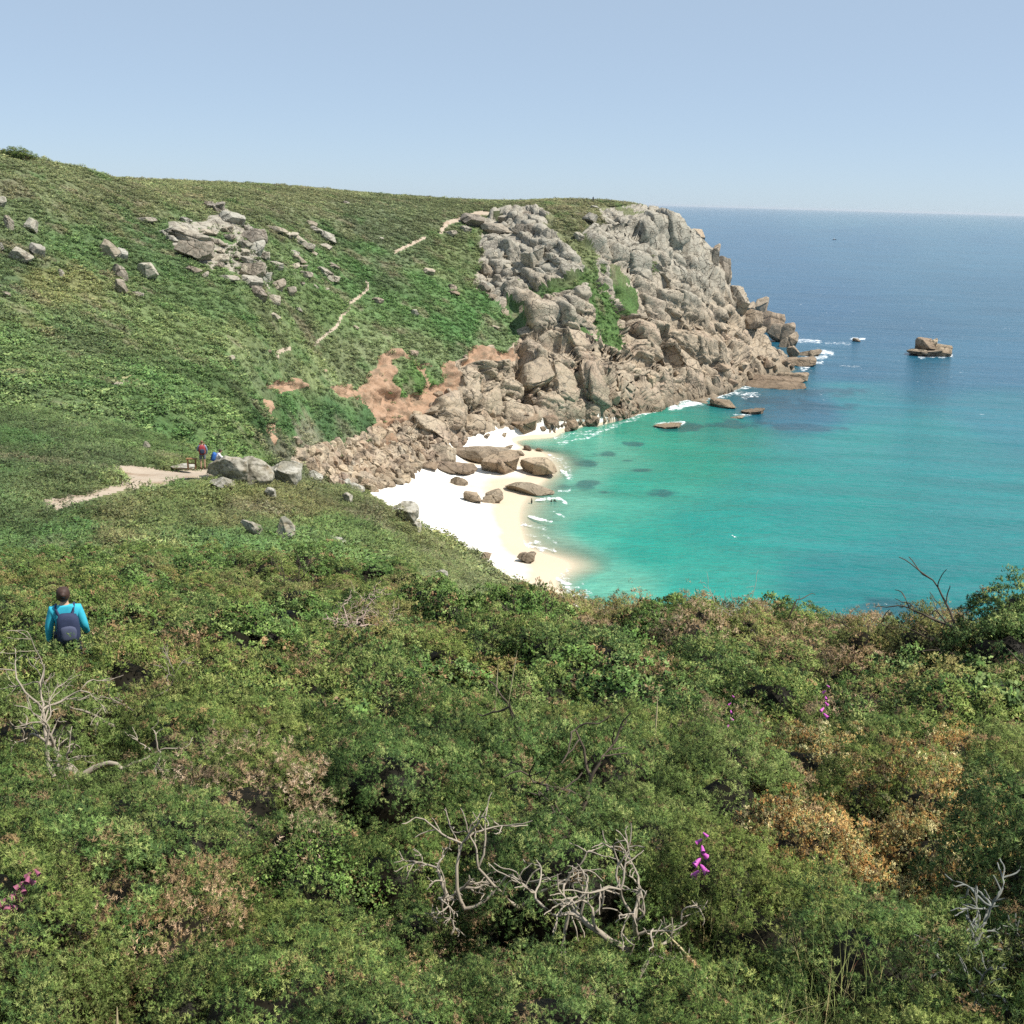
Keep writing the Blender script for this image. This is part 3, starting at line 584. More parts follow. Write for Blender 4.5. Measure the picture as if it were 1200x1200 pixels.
# ================================================================ BOULDERS
rng = np.random.default_rng(7); random.seed(7)
def rock_mesh(name, seed, mat, nplanes=11, n=26, power=3.2, rough=.05, joints=0):
    rg_ = np.random.default_rng(seed)
    u = np.linspace(-1, 1, n); U, V_ = np.meshgrid(u, u, indexing='ij'); o = np.ones_like(U)
    vs, fs, b = [], [], 0
    for a in range(3):
        for s_ in (-1, 1):
            p = [None] * 3; p[a] = o * s_; p[(a + 1) % 3] = U * s_; p[(a + 2) % 3] = V_
            vs.append(np.stack(p, 2).reshape(-1, 3)); ix_ = np.arange(n * n).reshape(n, n) + b; b += n * n
            fs.append(np.stack([ix_[:-1, :-1], ix_[1:, :-1], ix_[1:, 1:], ix_[:-1, 1:]], 2).reshape(-1, 4))
    Vt = np.concatenate(vs); Fq = np.concatenate(fs)
    _, ui, inv = np.unique(np.round(Vt, 5), axis=0, return_index=True, return_inverse=True); Vt = Vt[ui]; Fq = inv.reshape(-1)[Fq]
    Vt = Vt / ((np.abs(Vt) ** power).sum(1) ** (1 / power))[:, None]
    for k in range(nplanes):
        nn = rg_.normal(size=3); nn /= np.linalg.norm(nn); dd = rg_.uniform(.5, .86)
        h = Vt @ nn - dd; Vt = Vt - np.where(h > 0, h * .96, 0)[:, None] * nn
    o3 = seed * 3.7
    for k in range(joints):
        nn = rg_.normal(size=3) * (1, 1, .5); nn /= np.linalg.norm(nn); h = Vt @ nn - rg_.uniform(-.4, .4)
        Vt *= (1 - .14 * np.exp(-(h / .045) ** 2))[:, None]
    Vt *= (1 + rough * fbm(Vt[:, 0] * 2.2 + o3, Vt[:, 1] * 2.2, Vt[:, 2] * 2.2, 4, seed))[:, None]
    Vt *= (1 + .10 * fbm(Vt[:, 0] * .9 + o3, Vt[:, 1] * .9, Vt[:, 2] * .9, 2, seed + 5))[:, None]
    return mesh_np(name, Vt, Fq, mat, None, True, link=False)
ROCKM = [rock_mesh('granite_boulder', 10 + k, GRANITE, 13 + k % 5, joints=(k % 3)).data for k in range(10)]
SLABM = [rock_mesh('granite_slab', 40 + k, GRANITE, 9, power=7, joints=2 + k % 2).data for k in range(5)]
PALEM = [rock_mesh('pale_boulder', 60 + k, PALE, 10, n=34, power=3, rough=.08, joints=k % 3).data for k in range(5)]
def put(name, me, loc, size, rot, label, cat='boulder', group=None):
    o = bpy.data.objects.new(name, me); C.objects.link(o); o.location = loc; o.scale = size; o.rotation_euler = rot
    tag(o, label, cat, group); return o
def rock_px(px, py, w, h, me, label, name='granite_boulder', group=None, sink=.17, rz=None, tilt=0, deep=.85, cat='boulder', lift=0):
    p = hit(px, py + h * .35)
    D = p.length; m_ = D / F
    wx_, hz = w * m_ / 2 * 1.16, max(h * m_ / 2 * 1.1, .15)
    a = -math.atan2(p.x, p.y)
    q = Vector((p.x, p.y, 0)).normalized() * (wx_ * deep * .4)
    return put(name, me, p + Vector((q.x, q.y, hz * (1 - 2 * sink) + lift)), (wx_, wx_ * deep, hz), (random.uniform(-.08, .08), tilt, a + (random.uniform(-.25, .25) if rz is None else rz)), label, cat, group)
tops = [(1, 240, 12, 14), (37, 266, 17, 20), (12, 265, 10, 18), (25, 301, 22, 20), (46, 296, 16, 17), (72, 322, 8, 9), (7, 346, 12, 8), (2, 293, 8, 10)]
for k, b in enumerate(tops): rock_px(*b, ROCKM[k % 10], 'pale grey granite outcrop rock by the left edge of the green hillside', 'outcrop_rock', 'rocks by the left edge of the hillside')
mid_ = [(128, 295, 21, 26, .1), (145, 301, 12, 16, 0), (141, 321, 18, 18, 0), (143, 338, 16, 22, 0), (175, 322, 26, 20, 0), (163, 346, 12, 8, 0)]
for k, b in enumerate(mid_): rock_px(*b[:4], ROCKM[(k + 3) % 10], 'grey granite rock in the small vertical outcrop on the left hillside', 'outcrop_rock', 'rocks of the small hillside outcrop')
cl = [(172, 260, 20, 8), (196, 274, 20, 11), (226, 281, 44, 18), (226, 297, 38, 22), (246, 274, 20, 8), (257, 287, 17, 10), (257, 295, 17, 9), (255, 303, 20, 9), (226, 317, 18, 11), (241, 323, 9, 8), (267, 328, 24, 9), (255, 244, 22, 11), (219, 260, 14, 8), (244, 240, 10, 6), (214, 270, 14, 9), (203, 283, 12, 10), (258, 312, 12, 9),
      (297, 278, 24, 18), (287, 287, 15, 12), (302, 293, 20, 20), (270, 280, 11, 8), (268, 271, 14, 9), (290, 307, 16, 10), (295, 320, 26, 18), (297, 333, 26, 18), (304, 347, 20, 18), (286, 318, 10, 16), (320, 352, 14, 12), (322, 372, 12, 10), (326, 335, 22, 13), (340, 344, 15, 13), (312, 327, 15, 11), (325, 312, 17, 10), (310, 302, 10, 10), (288, 297, 12, 10), (292, 270, 14, 8), (278, 300, 9, 12)]
big_l = rock_px(275, 259, 28, 19, ROCKM[4], 'large smooth grey boulder perched at the top of the hillside outcrop', 'perched_boulder')
for k, b in enumerate(cl): rock_px(*b, (SLABM if k % 2 else ROCKM)[k % 5], 'grey lichened granite block of the broken outcrop in the middle of the hillside', 'outcrop_rock', 'blocks of the main hillside outcrop', tilt=random.uniform(-.1, .15))
cr = [(325, 271, 22, 8), (342, 278, 18, 9), (350, 283, 22, 10), (359, 290, 16, 9), (375, 272, 20, 8), (385, 281, 22, 12), (382, 289, 18, 8), (365, 262, 11, 6), (350, 305, 17, 10), (346, 313, 12, 9), (359, 324, 14, 10), (356, 315, 10, 7), (382, 321, 20, 11), (388, 328, 16, 8), (392, 314, 13, 8), (350, 364, 10, 6), (368, 298, 10, 6), (345, 297, 10, 6), (370, 337, 7, 5), (382, 340, 8, 5), (354, 334, 6, 5)]
for k, b in enumerate(cr): rock_px(*b, (SLABM if k % 2 else ROCKM)[k % 5], 'slanting grey granite slab between the hillside outcrop and the sandy footpath', 'outcrop_rock', 'slabs right of the hillside outcrop', tilt=.3)
loose = [((270, 422, 10, 8), 'small pale square rock alone on the lower hillside left of the clay bank'), ((138, 452, 14, 9), 'grey rock alone in the grass of the lower left hillside'), ((444, 354, 14, 8), 'low pale rock beside the upper end of the steep sandy path'), ((417, 385, 7, 6), 'tiny pale rock right of the steep sandy path'),
         ((504, 319, 14, 9), 'round grey boulder alone on the slope left of the headland crag'), ((530, 338, 12, 7), 'upper of two flat pale rocks on the slope below the crag'), ((532, 344, 17, 7), 'lower of two flat pale rocks on the slope below the crag'), ((487, 369, 11, 9), 'brownish boulder in the grass above the clay bank'),
         ((485, 415, 12, 9), 'pale boulder on the grassy lip of the clay bank'), ((381, 436, 6, 4), 'tiny white stone on the lip above the green gully'), ((529, 275, 12, 8), 'pale boulder under the bend of the headland footpath'), ((691, 257, 20, 15), 'grey block standing in the grass near the top of the headland'),
         ((679, 279, 13, 12), 'round grey boulder in the grassy strip of the headland'), ((580, 384, 10, 5), 'small pale stone low on the slope left of the cliff'), ((447, 280, 6, 4), 'speck of pale rock high on the slope below the skyline'), ((405, 238, 10, 4), 'pale stones near the skyline left of the headland'),
         ((697, 243, 12, 4), 'pale flat rock just under the skyline of the headland'), ((349, 520, 16, 12), 'pale boulder at the foot of the green gully'), ((316, 413, 6, 5), 'pale stone at the end of the short path scrap'), ((543, 492, 10, 8), 'dark boulder at the foot of the cliff')]
for k, (b, l) in enumerate(loose): rock_px(*b, ROCKM[k % 10], l, 'granite_boulder')
crag = [(556, 260, 28, 17, 4), (547, 270, 14, 8, 2), (572, 337, 10, 13, 1), (567, 337, 14, 14, 3), (570, 316, 14, 11, 5), (594, 314, 14, 10, 6), (584, 333, 15, 16, 7), (590, 345, 16, 8, 8), (576, 350, 12, 8, 9), (605, 320, 14, 9, 0)]
for k, b in enumerate(crag): rock_px(*b[:4], ROCKM[b[4]], 'rounded grey boulder along the left edge of the headland crag', 'crag_boulder', 'boulders along the left edge of the crag')
bl = [(598, 257, 26, 12, 1), (618, 254, 22, 12, 2), (585, 272, 38, 14, 0), (612, 274, 24, 18, 3), (592, 289, 46, 18, 4), (627, 305, 30, 30, 1), (640, 278, 14, 20, 2), (636, 322, 22, 12, 0), (602, 262, 20, 10, 3), (578, 300, 18, 10, 2), (598, 302, 18, 9, 1)]
for k, b in enumerate(bl): rock_px(*b[:4], SLABM[b[4]], 'massive squared grey granite block of the upper left crag on the headland', 'crag_block', 'squared blocks of the upper crag', deep=.7)
# skyline stacks on the seaward edge
st = [(818, 276, 18, 14, 0), (836, 298, 16, 22, 1), (844, 314, 18, 32, 2), (832, 306, 16, 28, 3), (851, 328, 13, 24, 4), (866, 352, 24, 30, 0), (890, 362, 22, 22, 1), (902, 376, 22, 24, 2), (916, 390, 20, 20, 3), (928, 398, 16, 16, 4), (880, 372, 20, 20, 2)]
for k, b in enumerate(st):
    if b[0] > 885: b = (b[0] - 3, b[1] + 2, b[2] * 1.4, b[3] * 1.25, b[4])
    rock_px(*b[:4], SLABM[b[4]], 'tall jointed granite stack on the seaward edge of the headland', 'granite_stack', 'stacks down the seaward edge of the headland', deep=.9, sink=.25)
# jumbled boulders at the cliff foot
foot = []
poly_f = [(400, 566), (352, 545), (440, 528), (470, 500), (520, 455), (600, 440), (680, 430), (760, 430), (860, 425), (940, 405), (958, 420), (940, 436), (860, 455), (790, 464), (700, 500), (650, 500), (600, 510), (530, 520), (500, 548), (430, 572)]
tries = 0
while len(foot) < 205 and tries < 6000:
    tries += 1
    a_, b_ = rng.uniform(350, 960), rng.uniform(400, 572)
    if not poly_in(np.array([a_]), np.array([b_]), poly_f)[0]: continue
    w_ = rng.choice([7, 9, 12, 16, 22, 28], p=[.22, .26, .22, .16, .09, .05])
    if a_ < 500 and b_ > 500: w_ = min(w_, 13)
    if any(abs(a_ - q[0]) < (w_ + q[2]) * .36 and abs(b_ - q[1]) < (w_ + q[2]) * .26 for q in foot): continue
    foot.append((a_, b_, w_, w_ * rng.uniform(.55, .95)))
for k, b in enumerate(foot):
    l, g_ = (('tan granite boulder in the jumble along the foot of the headland cliff', 'boulders at the foot of the cliff') if b[0] > 520 else ('brown boulder in the rubble spilling from the clay bank to the beach', 'rubble boulders at the head of the beach'))
    o = rock_px(*b, ROCKM[k % 10], l, 'cliff_boulder', g_, rz=random.uniform(-1.5, 1.5)); o.rotation_euler[1] = random.uniform(-.5, .5)
bch = [((555, 585, 22, 12), 'left half of the pair of boulders in the middle of the white beach'), ((578, 584, 28, 15), 'right half of the pair of boulders in the middle of the white beach'), ((620, 574, 52, 15), 'long wedge of brown rock reaching the surf in the middle of the beach'), ((632, 552, 52, 20), 'big brown rock at the water edge ending the long slab'),
       ((590, 545, 52, 24), 'wide brown slab of the low ridge across the beach'), ((560, 536, 50, 20), 'sloping slab at the landward end of the low ridge on the beach'), ((588, 532, 34, 14), 'rounded slab on top of the low ridge on the beach'), ((536, 550, 50, 14), 'pale flat slab lying in front of the low ridge on the beach'), ((521, 533, 22, 22), 'dark upright boulder where the low ridge meets the cliff'), ((503, 546, 26, 12), 'flat boulder at the inner end of the low ridge'),
       ((539, 565, 20, 10), 'small brown rock alone in the white sand near the ridge'), ((569, 653, 15, 10), 'small pale brown rock in the sand near the near slope'), ((615, 655, 19, 13), 'dark round boulder on the wet sand by the surf'), ((625, 649, 8, 5), 'small dark stone beside the round boulder on the wet sand'), ((618, 525, 12, 8), 'small round rock in the sandy inlet below the cliff'), ((610, 532, 10, 6), 'tiny flat rock in the sandy inlet'),
       ((597, 524, 9, 5), 'tiny rock left of the round one in the sandy inlet'), ((632, 527, 9, 5), 'tiny dark rock at the water edge of the inlet'), ((468, 566, 18, 7), 'flat pale rock at the inner edge of the sand'), ((617, 500, 36, 20), 'big brown boulder standing at the back of the sandy inlet'), ((640, 495, 26, 14), 'rounded tan boulder right of the sandy inlet')]
for k, (b, l) in enumerate(bch): rock_px(*b, (SLABM + ROCKM)[(k * 4) % 15], l, 'beach_rock', cat='rock', sink=.22, tilt=.06)
sea_r = [((848, 472, 32, 11), 'low brown rock ringed with foam off the cliff foot'), ((884, 481, 28, 7), 'flat rock barely above the water off the cliff foot'), ((895, 443, 74, 15), 'long flat ledge of rock running out from the cliff foot'), ((925, 440, 34, 13), 'seaward end of the long flat rock ledge'), ((950, 412, 30, 9), 'low tip of the headland running into the sea'), ((1004, 398, 9, 5), 'small dark rock awash beyond the headland tip'),
         ((785, 498, 34, 5), 'rock just breaking the surface near the cliff foot'), ((915, 453, 22, 4), 'thin flat rock awash below the long ledge'), ((932, 422, 40, 12), 'yellowish ledge just inside the headland tip'), ((865, 488, 16, 4), 'low rock awash left of the flat rocks')]
for k, (b, l) in enumerate(sea_r):
    o = rock_px(*b, SLABM[k % 5], l, 'sea_rock', cat='rock', sink=.2); q = at_r(b[0], b[1] + b[3] * .45, SEA / azs(b[0], b[1] + b[3] * .45)[1]); m_ = q.length / F
    o.scale = (b[2] * m_ * .56, b[2] * m_ * .42, b[3] * m_ * .5); o.location = (q.x, q.y, SEA + .4 * o.scale.z); o.rotation_euler[0] = 0
isl = empty('rock_islet', hit(1088, 415)); tag(isl, 'jagged dark rock islet standing alone in the sea right of the headland', 'islet')
for (a_, b_, w_, h_, m_) in ((1084, 406, 22, 15, 0), (1098, 409, 24, 12, 2), (1074, 413, 20, 7, 3), (1092, 402, 10, 9, 4), (1088, 412, 42, 7, 1)):
    o = rock_px(a_, b_ + 1, w_, h_, SLABM[m_], None, 'crag'); del_ = [o.__delitem__(q) for q in list(o.keys())]
    p_ = hit(a_, 416); o.location = Vector((p_.x, p_.y, SEA + (416 - b_) * p_.length / F * .92)) - isl.location; o.parent = isl
# rocks of the near spur
nr = [((272, 557, 44, 30), 'big rounded boulder with a white top and dark shadowed hollow beside the hikers', .1), ((297, 562, 40, 32), 'big grey lichened boulder right of the white topped one beside the hikers', .1), ((333, 563, 34, 34), 'grey speckled boulder with a split face in the middle of the spur', .12), ((317, 584, 17, 12), 'small white rock below the split boulder of the spur', .15),
      ((262, 572, 30, 10), 'low pale ledge under the white topped boulder', .2), ((298, 627, 26, 13), 'white slanting rock low on the spur, left of a pair', .1), ((335, 629, 19, 26), 'white upright rock low on the spur, right of a pair', .1), ((398, 643, 22, 12), 'long pale rock slanting through the grass of the near slope', .15), ((408, 589, 15, 11), 'small white boulder high on the near slope above the beach', .1),
      ((367, 561, 26, 12), 'pale ledge behind the split boulder', .2), ((400, 567, 22, 12), 'craggy rock at the end of the spur above the sand', .15), ((415, 575, 20, 12), 'craggy lichened rock on the lip of the near slope', .15), ((474, 607, 28, 30), 'tall craggy lichened rock on the lip above the white sand', .1), ((486, 622, 22, 16), 'knobbly rock just below the tall craggy one on the lip', .15), ((401, 679, 9, 7), 'small pale stone in the bracken of the near slope', .1),
      ((517, 679, 16, 11), 'pale brown stone near the lower end of the near slope', .1), ((172, 527, 7, 8), 'small pale stone standing in the scrub behind the path', .1), ((215, 552, 22, 6), 'pale flat stone set in the footpath left of the hikers', .3), ((345, 548, 26, 10), 'pale weathered ledge in the grass at the top of the spur', .25)]
for k, (b, l, sk_) in enumerate(nr):
    rock_px(*b, PALEM[k % 5], l, 'spur_boulder', sink=sk_ + .03, tilt=(.5 if b[0] in (298, 398) else 0), lift=.28)
print('rocks', round(time.time() - T0, 1))
# ================================================================ PLANT MESHES
FOL = mk_foliage('gorse_foliage'); TINT = mk_tinted('heath_foliage')
BARK = simple('weathered_bark', (.33, .28, .215), .85, .35, 14)
BARKD = simple('dark_bark', (.09, .07, .05), .9, .4, 12)
def basis(d):
    a = np.where(np.abs(d[:, 2:3]) < .9, np.array([[0, 0, 1.]]), np.array([[1., 0, 0]]))
    u = np.cross(d, a); u /= np.linalg.norm(u, axis=1, keepdims=True); return u, np.cross(d, u)
def ico(n=1):
    import bmesh
    bm = bmesh.new(); bmesh.ops.create_icosphere(bm, subdivisions=n, radius=1)
    v = np.array([q.co[:] for q in bm.verts]); f = np.array([[q.index for q in g.verts] for g in bm.faces]); bm.free(); return v, f
ICO = ico(3)
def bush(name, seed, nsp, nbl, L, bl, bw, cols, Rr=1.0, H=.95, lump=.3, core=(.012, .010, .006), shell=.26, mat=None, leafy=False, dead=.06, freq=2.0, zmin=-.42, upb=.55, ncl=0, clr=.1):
    """one shrub: a lumpy dome of shoots, each shoot a spray of thin spines or leaves"""
    rg_ = np.random.default_rng(seed)
    o = seed * 5.3
    lm = lambda q: 1 + lump * fbm(q[:, 0] * freq + o, q[:, 1] * freq, q[:, 2] * freq, 2, seed)
    if ncl:                                                 # shoots gathered in branchlet heads, with dark gaps between
        c = rg_.normal(size=(ncl * 2, 3)); c /= np.linalg.norm(c, axis=1, keepdims=True); c = c[c[:, 2] > zmin][:ncl]; nc = len(c)
        rc = clr * rg_.uniform(.6, 1.35, nc); cp_ = c * (lm(c) * (1 - shell * rg_.random(nc) ** 1.3 - rc * .5))[:, None]
        ci_ = rg_.integers(0, nc, nsp); n = nsp
        l_ = rg_.normal(size=(n, 3)); l_ /= np.linalg.norm(l_, axis=1, keepdims=True)
        l_ = l_ + c[ci_] * .75 + np.array([0, 0, .35]); l_ /= np.linalg.norm(l_, axis=1, keepdims=True)
        p = (cp_[ci_] + l_ * (rc[ci_] * rg_.uniform(.55, 1.0, n))[:, None]) * (Rr, Rr, H)
        ax = l_ * .8 + np.array([0, 0, upb * .6]) + rg_.normal(size=(n, 3)) * .25; ax /= np.linalg.norm(ax, axis=1, keepdims=True)
        dn = c[ci_] * .6 + l_ * .65
        cbr = rg_.uniform(.7, 1.3, nc)[ci_]; ccol = rg_.integers(0, len(cols), nc)[ci_]; cdead = (rg_.random(nc) < dead)[ci_]
    else:
        d = rg_.normal(size=(nsp * 2, 3)); d /= np.linalg.norm(d, axis=1, keepdims=True); d = d[d[:, 2] > zmin][:nsp]; n = len(d)
        sh = 1 - shell * rg_.random(n) ** 1.6
        p = d * (lm(d) * sh)[:, None] * (Rr, Rr, H)
        ax = d * .7 + np.array([0, 0, upb]) + rg_.normal(size=(n, 3)) * .35; ax /= np.linalg.norm(ax, axis=1, keepdims=True)
        dn = d
        cbr = np.ones(n); ccol = rg_.integers(0, len(cols), n); cdead = rg_.random(n) < dead
    Ls = L * rg_.uniform(.6, 1.3, n)
    t = rg_.random((n, nbl)); base = p[:, None] + ax[:, None] * (t * Ls[:, None])[..., None]
    base = base.reshape(-1, 3); axr = np.repeat(ax, nbl, 0); u, v = basis(axr); ph = rg_.random(len(base)) * 6.283
    side = u * np.cos(ph)[:, None] + v * np.sin(ph)[:, None]
    bd = axr * rg_.uniform(.35, 1.1, len(base))[:, None] + side; bd /= np.linalg.norm(bd, axis=1, keepdims=True)
    ll = bl * rg_.uniform(.6, 1.35, len(base)); wd = np.cross(bd, axr + rg_.normal(size=axr.shape) * .5); wd /= np.linalg.norm(wd, axis=1, keepdims=True) + 1e-6
    cl_ = np.array(cols); ci = cl_[np.where(rg_.random(n) < .7, ccol, rg_.integers(0, len(cl_), n))]
    ci = np.where(cdead[:, None], np.array([[.34, .24, .14]]), ci)
    ci = ci * (cbr * rg_.uniform(.8, 1.2, n))[:, None]
    cc = np.repeat(ci, nbl, 0); dn = np.repeat(dn / np.array((Rr, Rr, H)), nbl, 0) + rg_.normal(size=(len(base), 3)) * .2; dn /= np.linalg.norm(dn, axis=1, keepdims=True)
    if leafy:
        q0 = base; q1 = base + bd * (ll * .5)[:, None] + wd * (bw * .5) * (ll / bl)[:, None]; q2 = base + bd * ll[:, None]; q3 = base + bd * (ll * .5)[:, None] - wd * (bw * .5) * (ll / bl)[:, None]
        Vt = np.stack([q0, q1, q2, q3], 1).reshape(-1, 3); k = np.arange(len(base))[:, None] * 4
        Fq = np.concatenate([k + (0, 1, 2), k + (0, 2, 3)]); Ct = np.repeat(cc, 4, 0); Nt = np.repeat(dn, 4, 0)
    else:
        Vt = np.stack([base - wd * bw * .5, base + wd * bw * .5, base + bd * ll[:, None]], 1).reshape(-1, 3)
        Fq = np.arange(len(Vt)).reshape(-1, 3); Ct = np.repeat(cc, 3, 0); Ct[2::3] *= 1.3; Nt = np.repeat(dn, 3, 0)
    if core:  # dead inner wood; default near-black colour paints in the shade between branchlets
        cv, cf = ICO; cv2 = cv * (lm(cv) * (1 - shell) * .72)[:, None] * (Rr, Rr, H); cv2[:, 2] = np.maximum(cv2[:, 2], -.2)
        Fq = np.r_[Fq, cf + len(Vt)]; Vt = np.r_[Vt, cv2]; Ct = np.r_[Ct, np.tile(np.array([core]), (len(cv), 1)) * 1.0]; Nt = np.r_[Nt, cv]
    return mesh_np(name, Vt, Fq, mat or FOL, {'Col': Ct, 'nrm': Nt}, False, link=False)
def up_(l, k): return [tuple(min(.75, c * k) for c in q) for q in l]
G1 = up_([(.050, .092, .028), (.075, .122, .036), (.105, .155, .05), (.042, .072, .026), (.16, .19, .07)], 2.0)
G2 = up_([(.095, .138, .04), (.12, .16, .048), (.085, .118, .036), (.165, .19, .07)], 1.95)
BR = up_([(.26, .19, .13), (.20, .14, .09), (.34, .26, .19), (.13, .12, .055), (.10, .125, .04)], 1.75)
GO = up_([(.38, .28, .12), (.30, .18, .07), (.46, .38, .22), (.18, .18, .07), (.24, .13, .05), (.13, .16, .06)], 1.75)
BB = up_([(.06, .11, .03), (.085, .145, .04), (.14, .19, .07), (.05, .085, .028)], 2.0)
OL = up_([(.13, .14, .05), (.17, .155, .07), (.10, .12, .04), (.16, .16, .07)], 2.1)
# near plants (large on screen): thousands of shoots each
NEARK = {}
for k, (key, cols, ns, nb, L, bl, bw, leafy, lump, dead) in enumerate([
        ('green', G1, 11500, 11, .034, .025, .0052, False, .30, .04), ('fresh', G2, 11500, 11, .034, .025, .0052, False, .32, .05), ('dry', BR, 6500, 12, .05, .03, .0048, False, .45, .3),
        ('golden', GO, 7000, 12, .045, .024, .0095, False, .42, .1), ('bramble', BB, 3000, 6, .07, .034, .024, True, .38, .05)]):
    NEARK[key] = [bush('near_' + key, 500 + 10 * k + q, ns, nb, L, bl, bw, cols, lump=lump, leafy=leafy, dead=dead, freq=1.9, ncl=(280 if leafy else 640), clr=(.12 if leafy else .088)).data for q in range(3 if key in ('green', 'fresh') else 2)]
MIDK = {}
for k, (key, cols, ns, nb, L, bl, bw, leafy, lump, dead) in enumerate([
        ('green', G1, 3800, 7, .05, .04, .015, False, .32, .05), ('fresh', G2, 3800, 7, .05, .04, .015, False, .34, .06), ('dry', BR, 2200, 7, .08, .05, .012, False, .45, .3), ('bramble', BB, 1800, 5, .09, .055, .038, True, .40, .05), ('olive', OL, 2800, 7, .06, .04, .015, False, .38, .1)]):
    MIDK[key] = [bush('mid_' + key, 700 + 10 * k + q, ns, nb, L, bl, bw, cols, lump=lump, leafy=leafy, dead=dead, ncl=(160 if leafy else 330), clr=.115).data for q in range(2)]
W1 = [(1, 1, 1), (.8, .85, .8), (1.25, 1.15, 1.0), (.9, 1.05, .8)]
TUFT = [bush('tuft_%d' % q, 900 + q, 320, 4, .2, .15, .05, W1, lump=.5, core=(.35, .33, .25), mat=TINT, dead=0, leafy=(q % 2 == 0), freq=1.8).data for q in range(4)]
FART = [bush('far_tuft_%d' % q, 950 + q, 60, 3, .3, .3, .2, W1, lump=.55, core=None, mat=TINT, dead=0, leafy=True, freq=1.5, shell=.8).data for q in range(4)]
print('plants', round(time.time() - T0, 1), sum(len(m.polygons) for l in NEARK.values() for m in l))
def branch_tree(name, seed, L, rad, depth, spread=.6, mat=None, lean=(0, 0, 1), kids=(2, 3), curl=.35, n0=1, flat=1.0):
    rg_ = random.Random(seed); V_, F_ = [], []
    def tube(pts, rs):
        b = len(V_); k = 6
        for i, (p, r_) in enumerate(zip(pts, rs)):
            dd = (pts[min(i + 1, len(pts) - 1)] - pts[max(i - 1, 0)]).normalized(); u = dd.orthogonal().normalized(); v = dd.cross(u)
            for j in range(k): a = 6.2832 * j / k; V_.append(tuple(p + u * (r_ * math.cos(a)) + v * (r_ * math.sin(a))))
        for i in range(len(pts) - 1):
            for j in range(k): F_.append((b + i * k + j, b + i * k + (j + 1) % k, b + (i + 1) * k + (j + 1) % k, b + (i + 1) * k + j))
    def grow(p, d, l, r_, dep):
        n = 6; pts = [p.copy()]; rs = [r_]
        for i in range(n):
            d = (d + Vector([rg_.gauss(0, curl * .45) for _ in range(3)])).normalized(); p = p + d * (l / n); pts.append(p.copy()); rs.append(r_ * (1 - .5 * (i + 1) / n) + .0012)
            if dep > 0 and i in (2, 3, 4) and rg_.random() < .45:
                nd = (d + Vector([rg_.gauss(0, spread) for _ in range(2)] + [rg_.gauss(0, spread * flat)])).normalized(); grow(p.copy(), nd, l * rg_.uniform(.4, .65), rs[-1] * .6, dep - 1)
        tube(pts, rs)
        if dep > 0:
            for _ in range(rg_.randint(*kids)):
                nd = (d + Vector([rg_.gauss(0, spread) for _ in range(2)] + [rg_.gauss(0, spread * flat)])).normalized(); grow(p.copy(), nd, l * rg_.uniform(.55, .8), rs[-1] * .85, dep - 1)
    for q in range(n0):
        a = 6.28 * q / max(n0, 1); d = Vector(lean) + Vector((math.cos(a), math.sin(a), 0)) * (.8 if n0 > 1 else 0); grow(Vector((0, 0, 0)), d.normalized(), L, rad, depth)
    return mesh_np(name, np.array(V_), np.array(F_), mat or BARK, None, True, link=False)
# ================================================================ NEAR SCRUB, PLANT BY PLANT
golden_p = [(905, 915), (960, 870), (1040, 900), (1120, 890), (1210, 930), (1210, 1060), (1130, 1090), (1050, 1060), (960, 1040), (910, 980)]
olive_p = [(850, 1030), (1210, 1030), (1210, 1210), (860, 1210)]
browns = [(395, 795, 44, 14), (350, 790, 30, 14), (130, 775, 40, 20), (210, 920, 26, 18), (550, 860, 24, 14), (855, 850, 30, 26), (620, 860, 26, 14), (480, 960, 26, 20), (270, 930, 16, 14), (70, 1085, 20, 14), (620, 985, 30, 18), (1000, 790, 40, 26), (1075, 735, 60, 26), (1010, 740, 30, 20), (820, 720, 36, 12), (1100, 1150, 60, 40), (940, 760, 24, 12)]
brs = [(620, 735, 50, 12), (770, 722, 30, 10), (430, 870, 22, 14), (720, 790, 40, 14), (760, 830, 26, 16), (40, 930, 24, 10), (750, 760, 30, 16), (90, 920, 24, 14), (640, 800, 30, 16), (1160, 860, 30, 20)]
def kind_at(px, py):
    q = np.array([px]), np.array([py])
    if poly_in(*q, golden_p)[0] and rng.random() < .85: return 'golden'
    for a_, b_, w_, h_ in brs:
        if ((px - a_) / w_) ** 2 + ((py - b_) / h_) ** 2 < 1: return 'bramble'
    for a_, b_, w_, h_ in browns:
        if ((px - a_) / w_) ** 2 + ((py - b_) / h_) ** 2 < 1: return 'dry'
    if poly_in(*q, olive_p)[0]: return rng.choice(['golden', 'fresh', 'dry', 'green'], p=[.32, .3, .22, .16])
    if py < 760 and px > 600: return rng.choice(['fresh', 'dry', 'green', 'bramble'], p=[.34, .2, .36, .1])
    return rng.choice(['green', 'fresh', 'dry', 'bramble'], p=[.64, .33, .01, .02]) if py > 900 else rng.choice(['green', 'fresh', 'dry', 'bramble'], p=[.50, .42, .03, .05])
GAPS = [(84, 890, 62, 56), (140, 842, 30, 26), (520, 1025, 62, 58), (735, 1100, 70, 70), (650, 940, 24, 36), (330, 1140, 14, 8), (880, 1130, 36, 34), (1150, 800, 44, 26), (1140, 1130, 60, 30)]
def in_gap(px, py, s_=1.0):
    return any(((px - a_) / (w_ * s_)) ** 2 + ((py - b_) / (h_ * s_)) ** 2 < 1 for a_, b_, w_, h_ in GAPS)
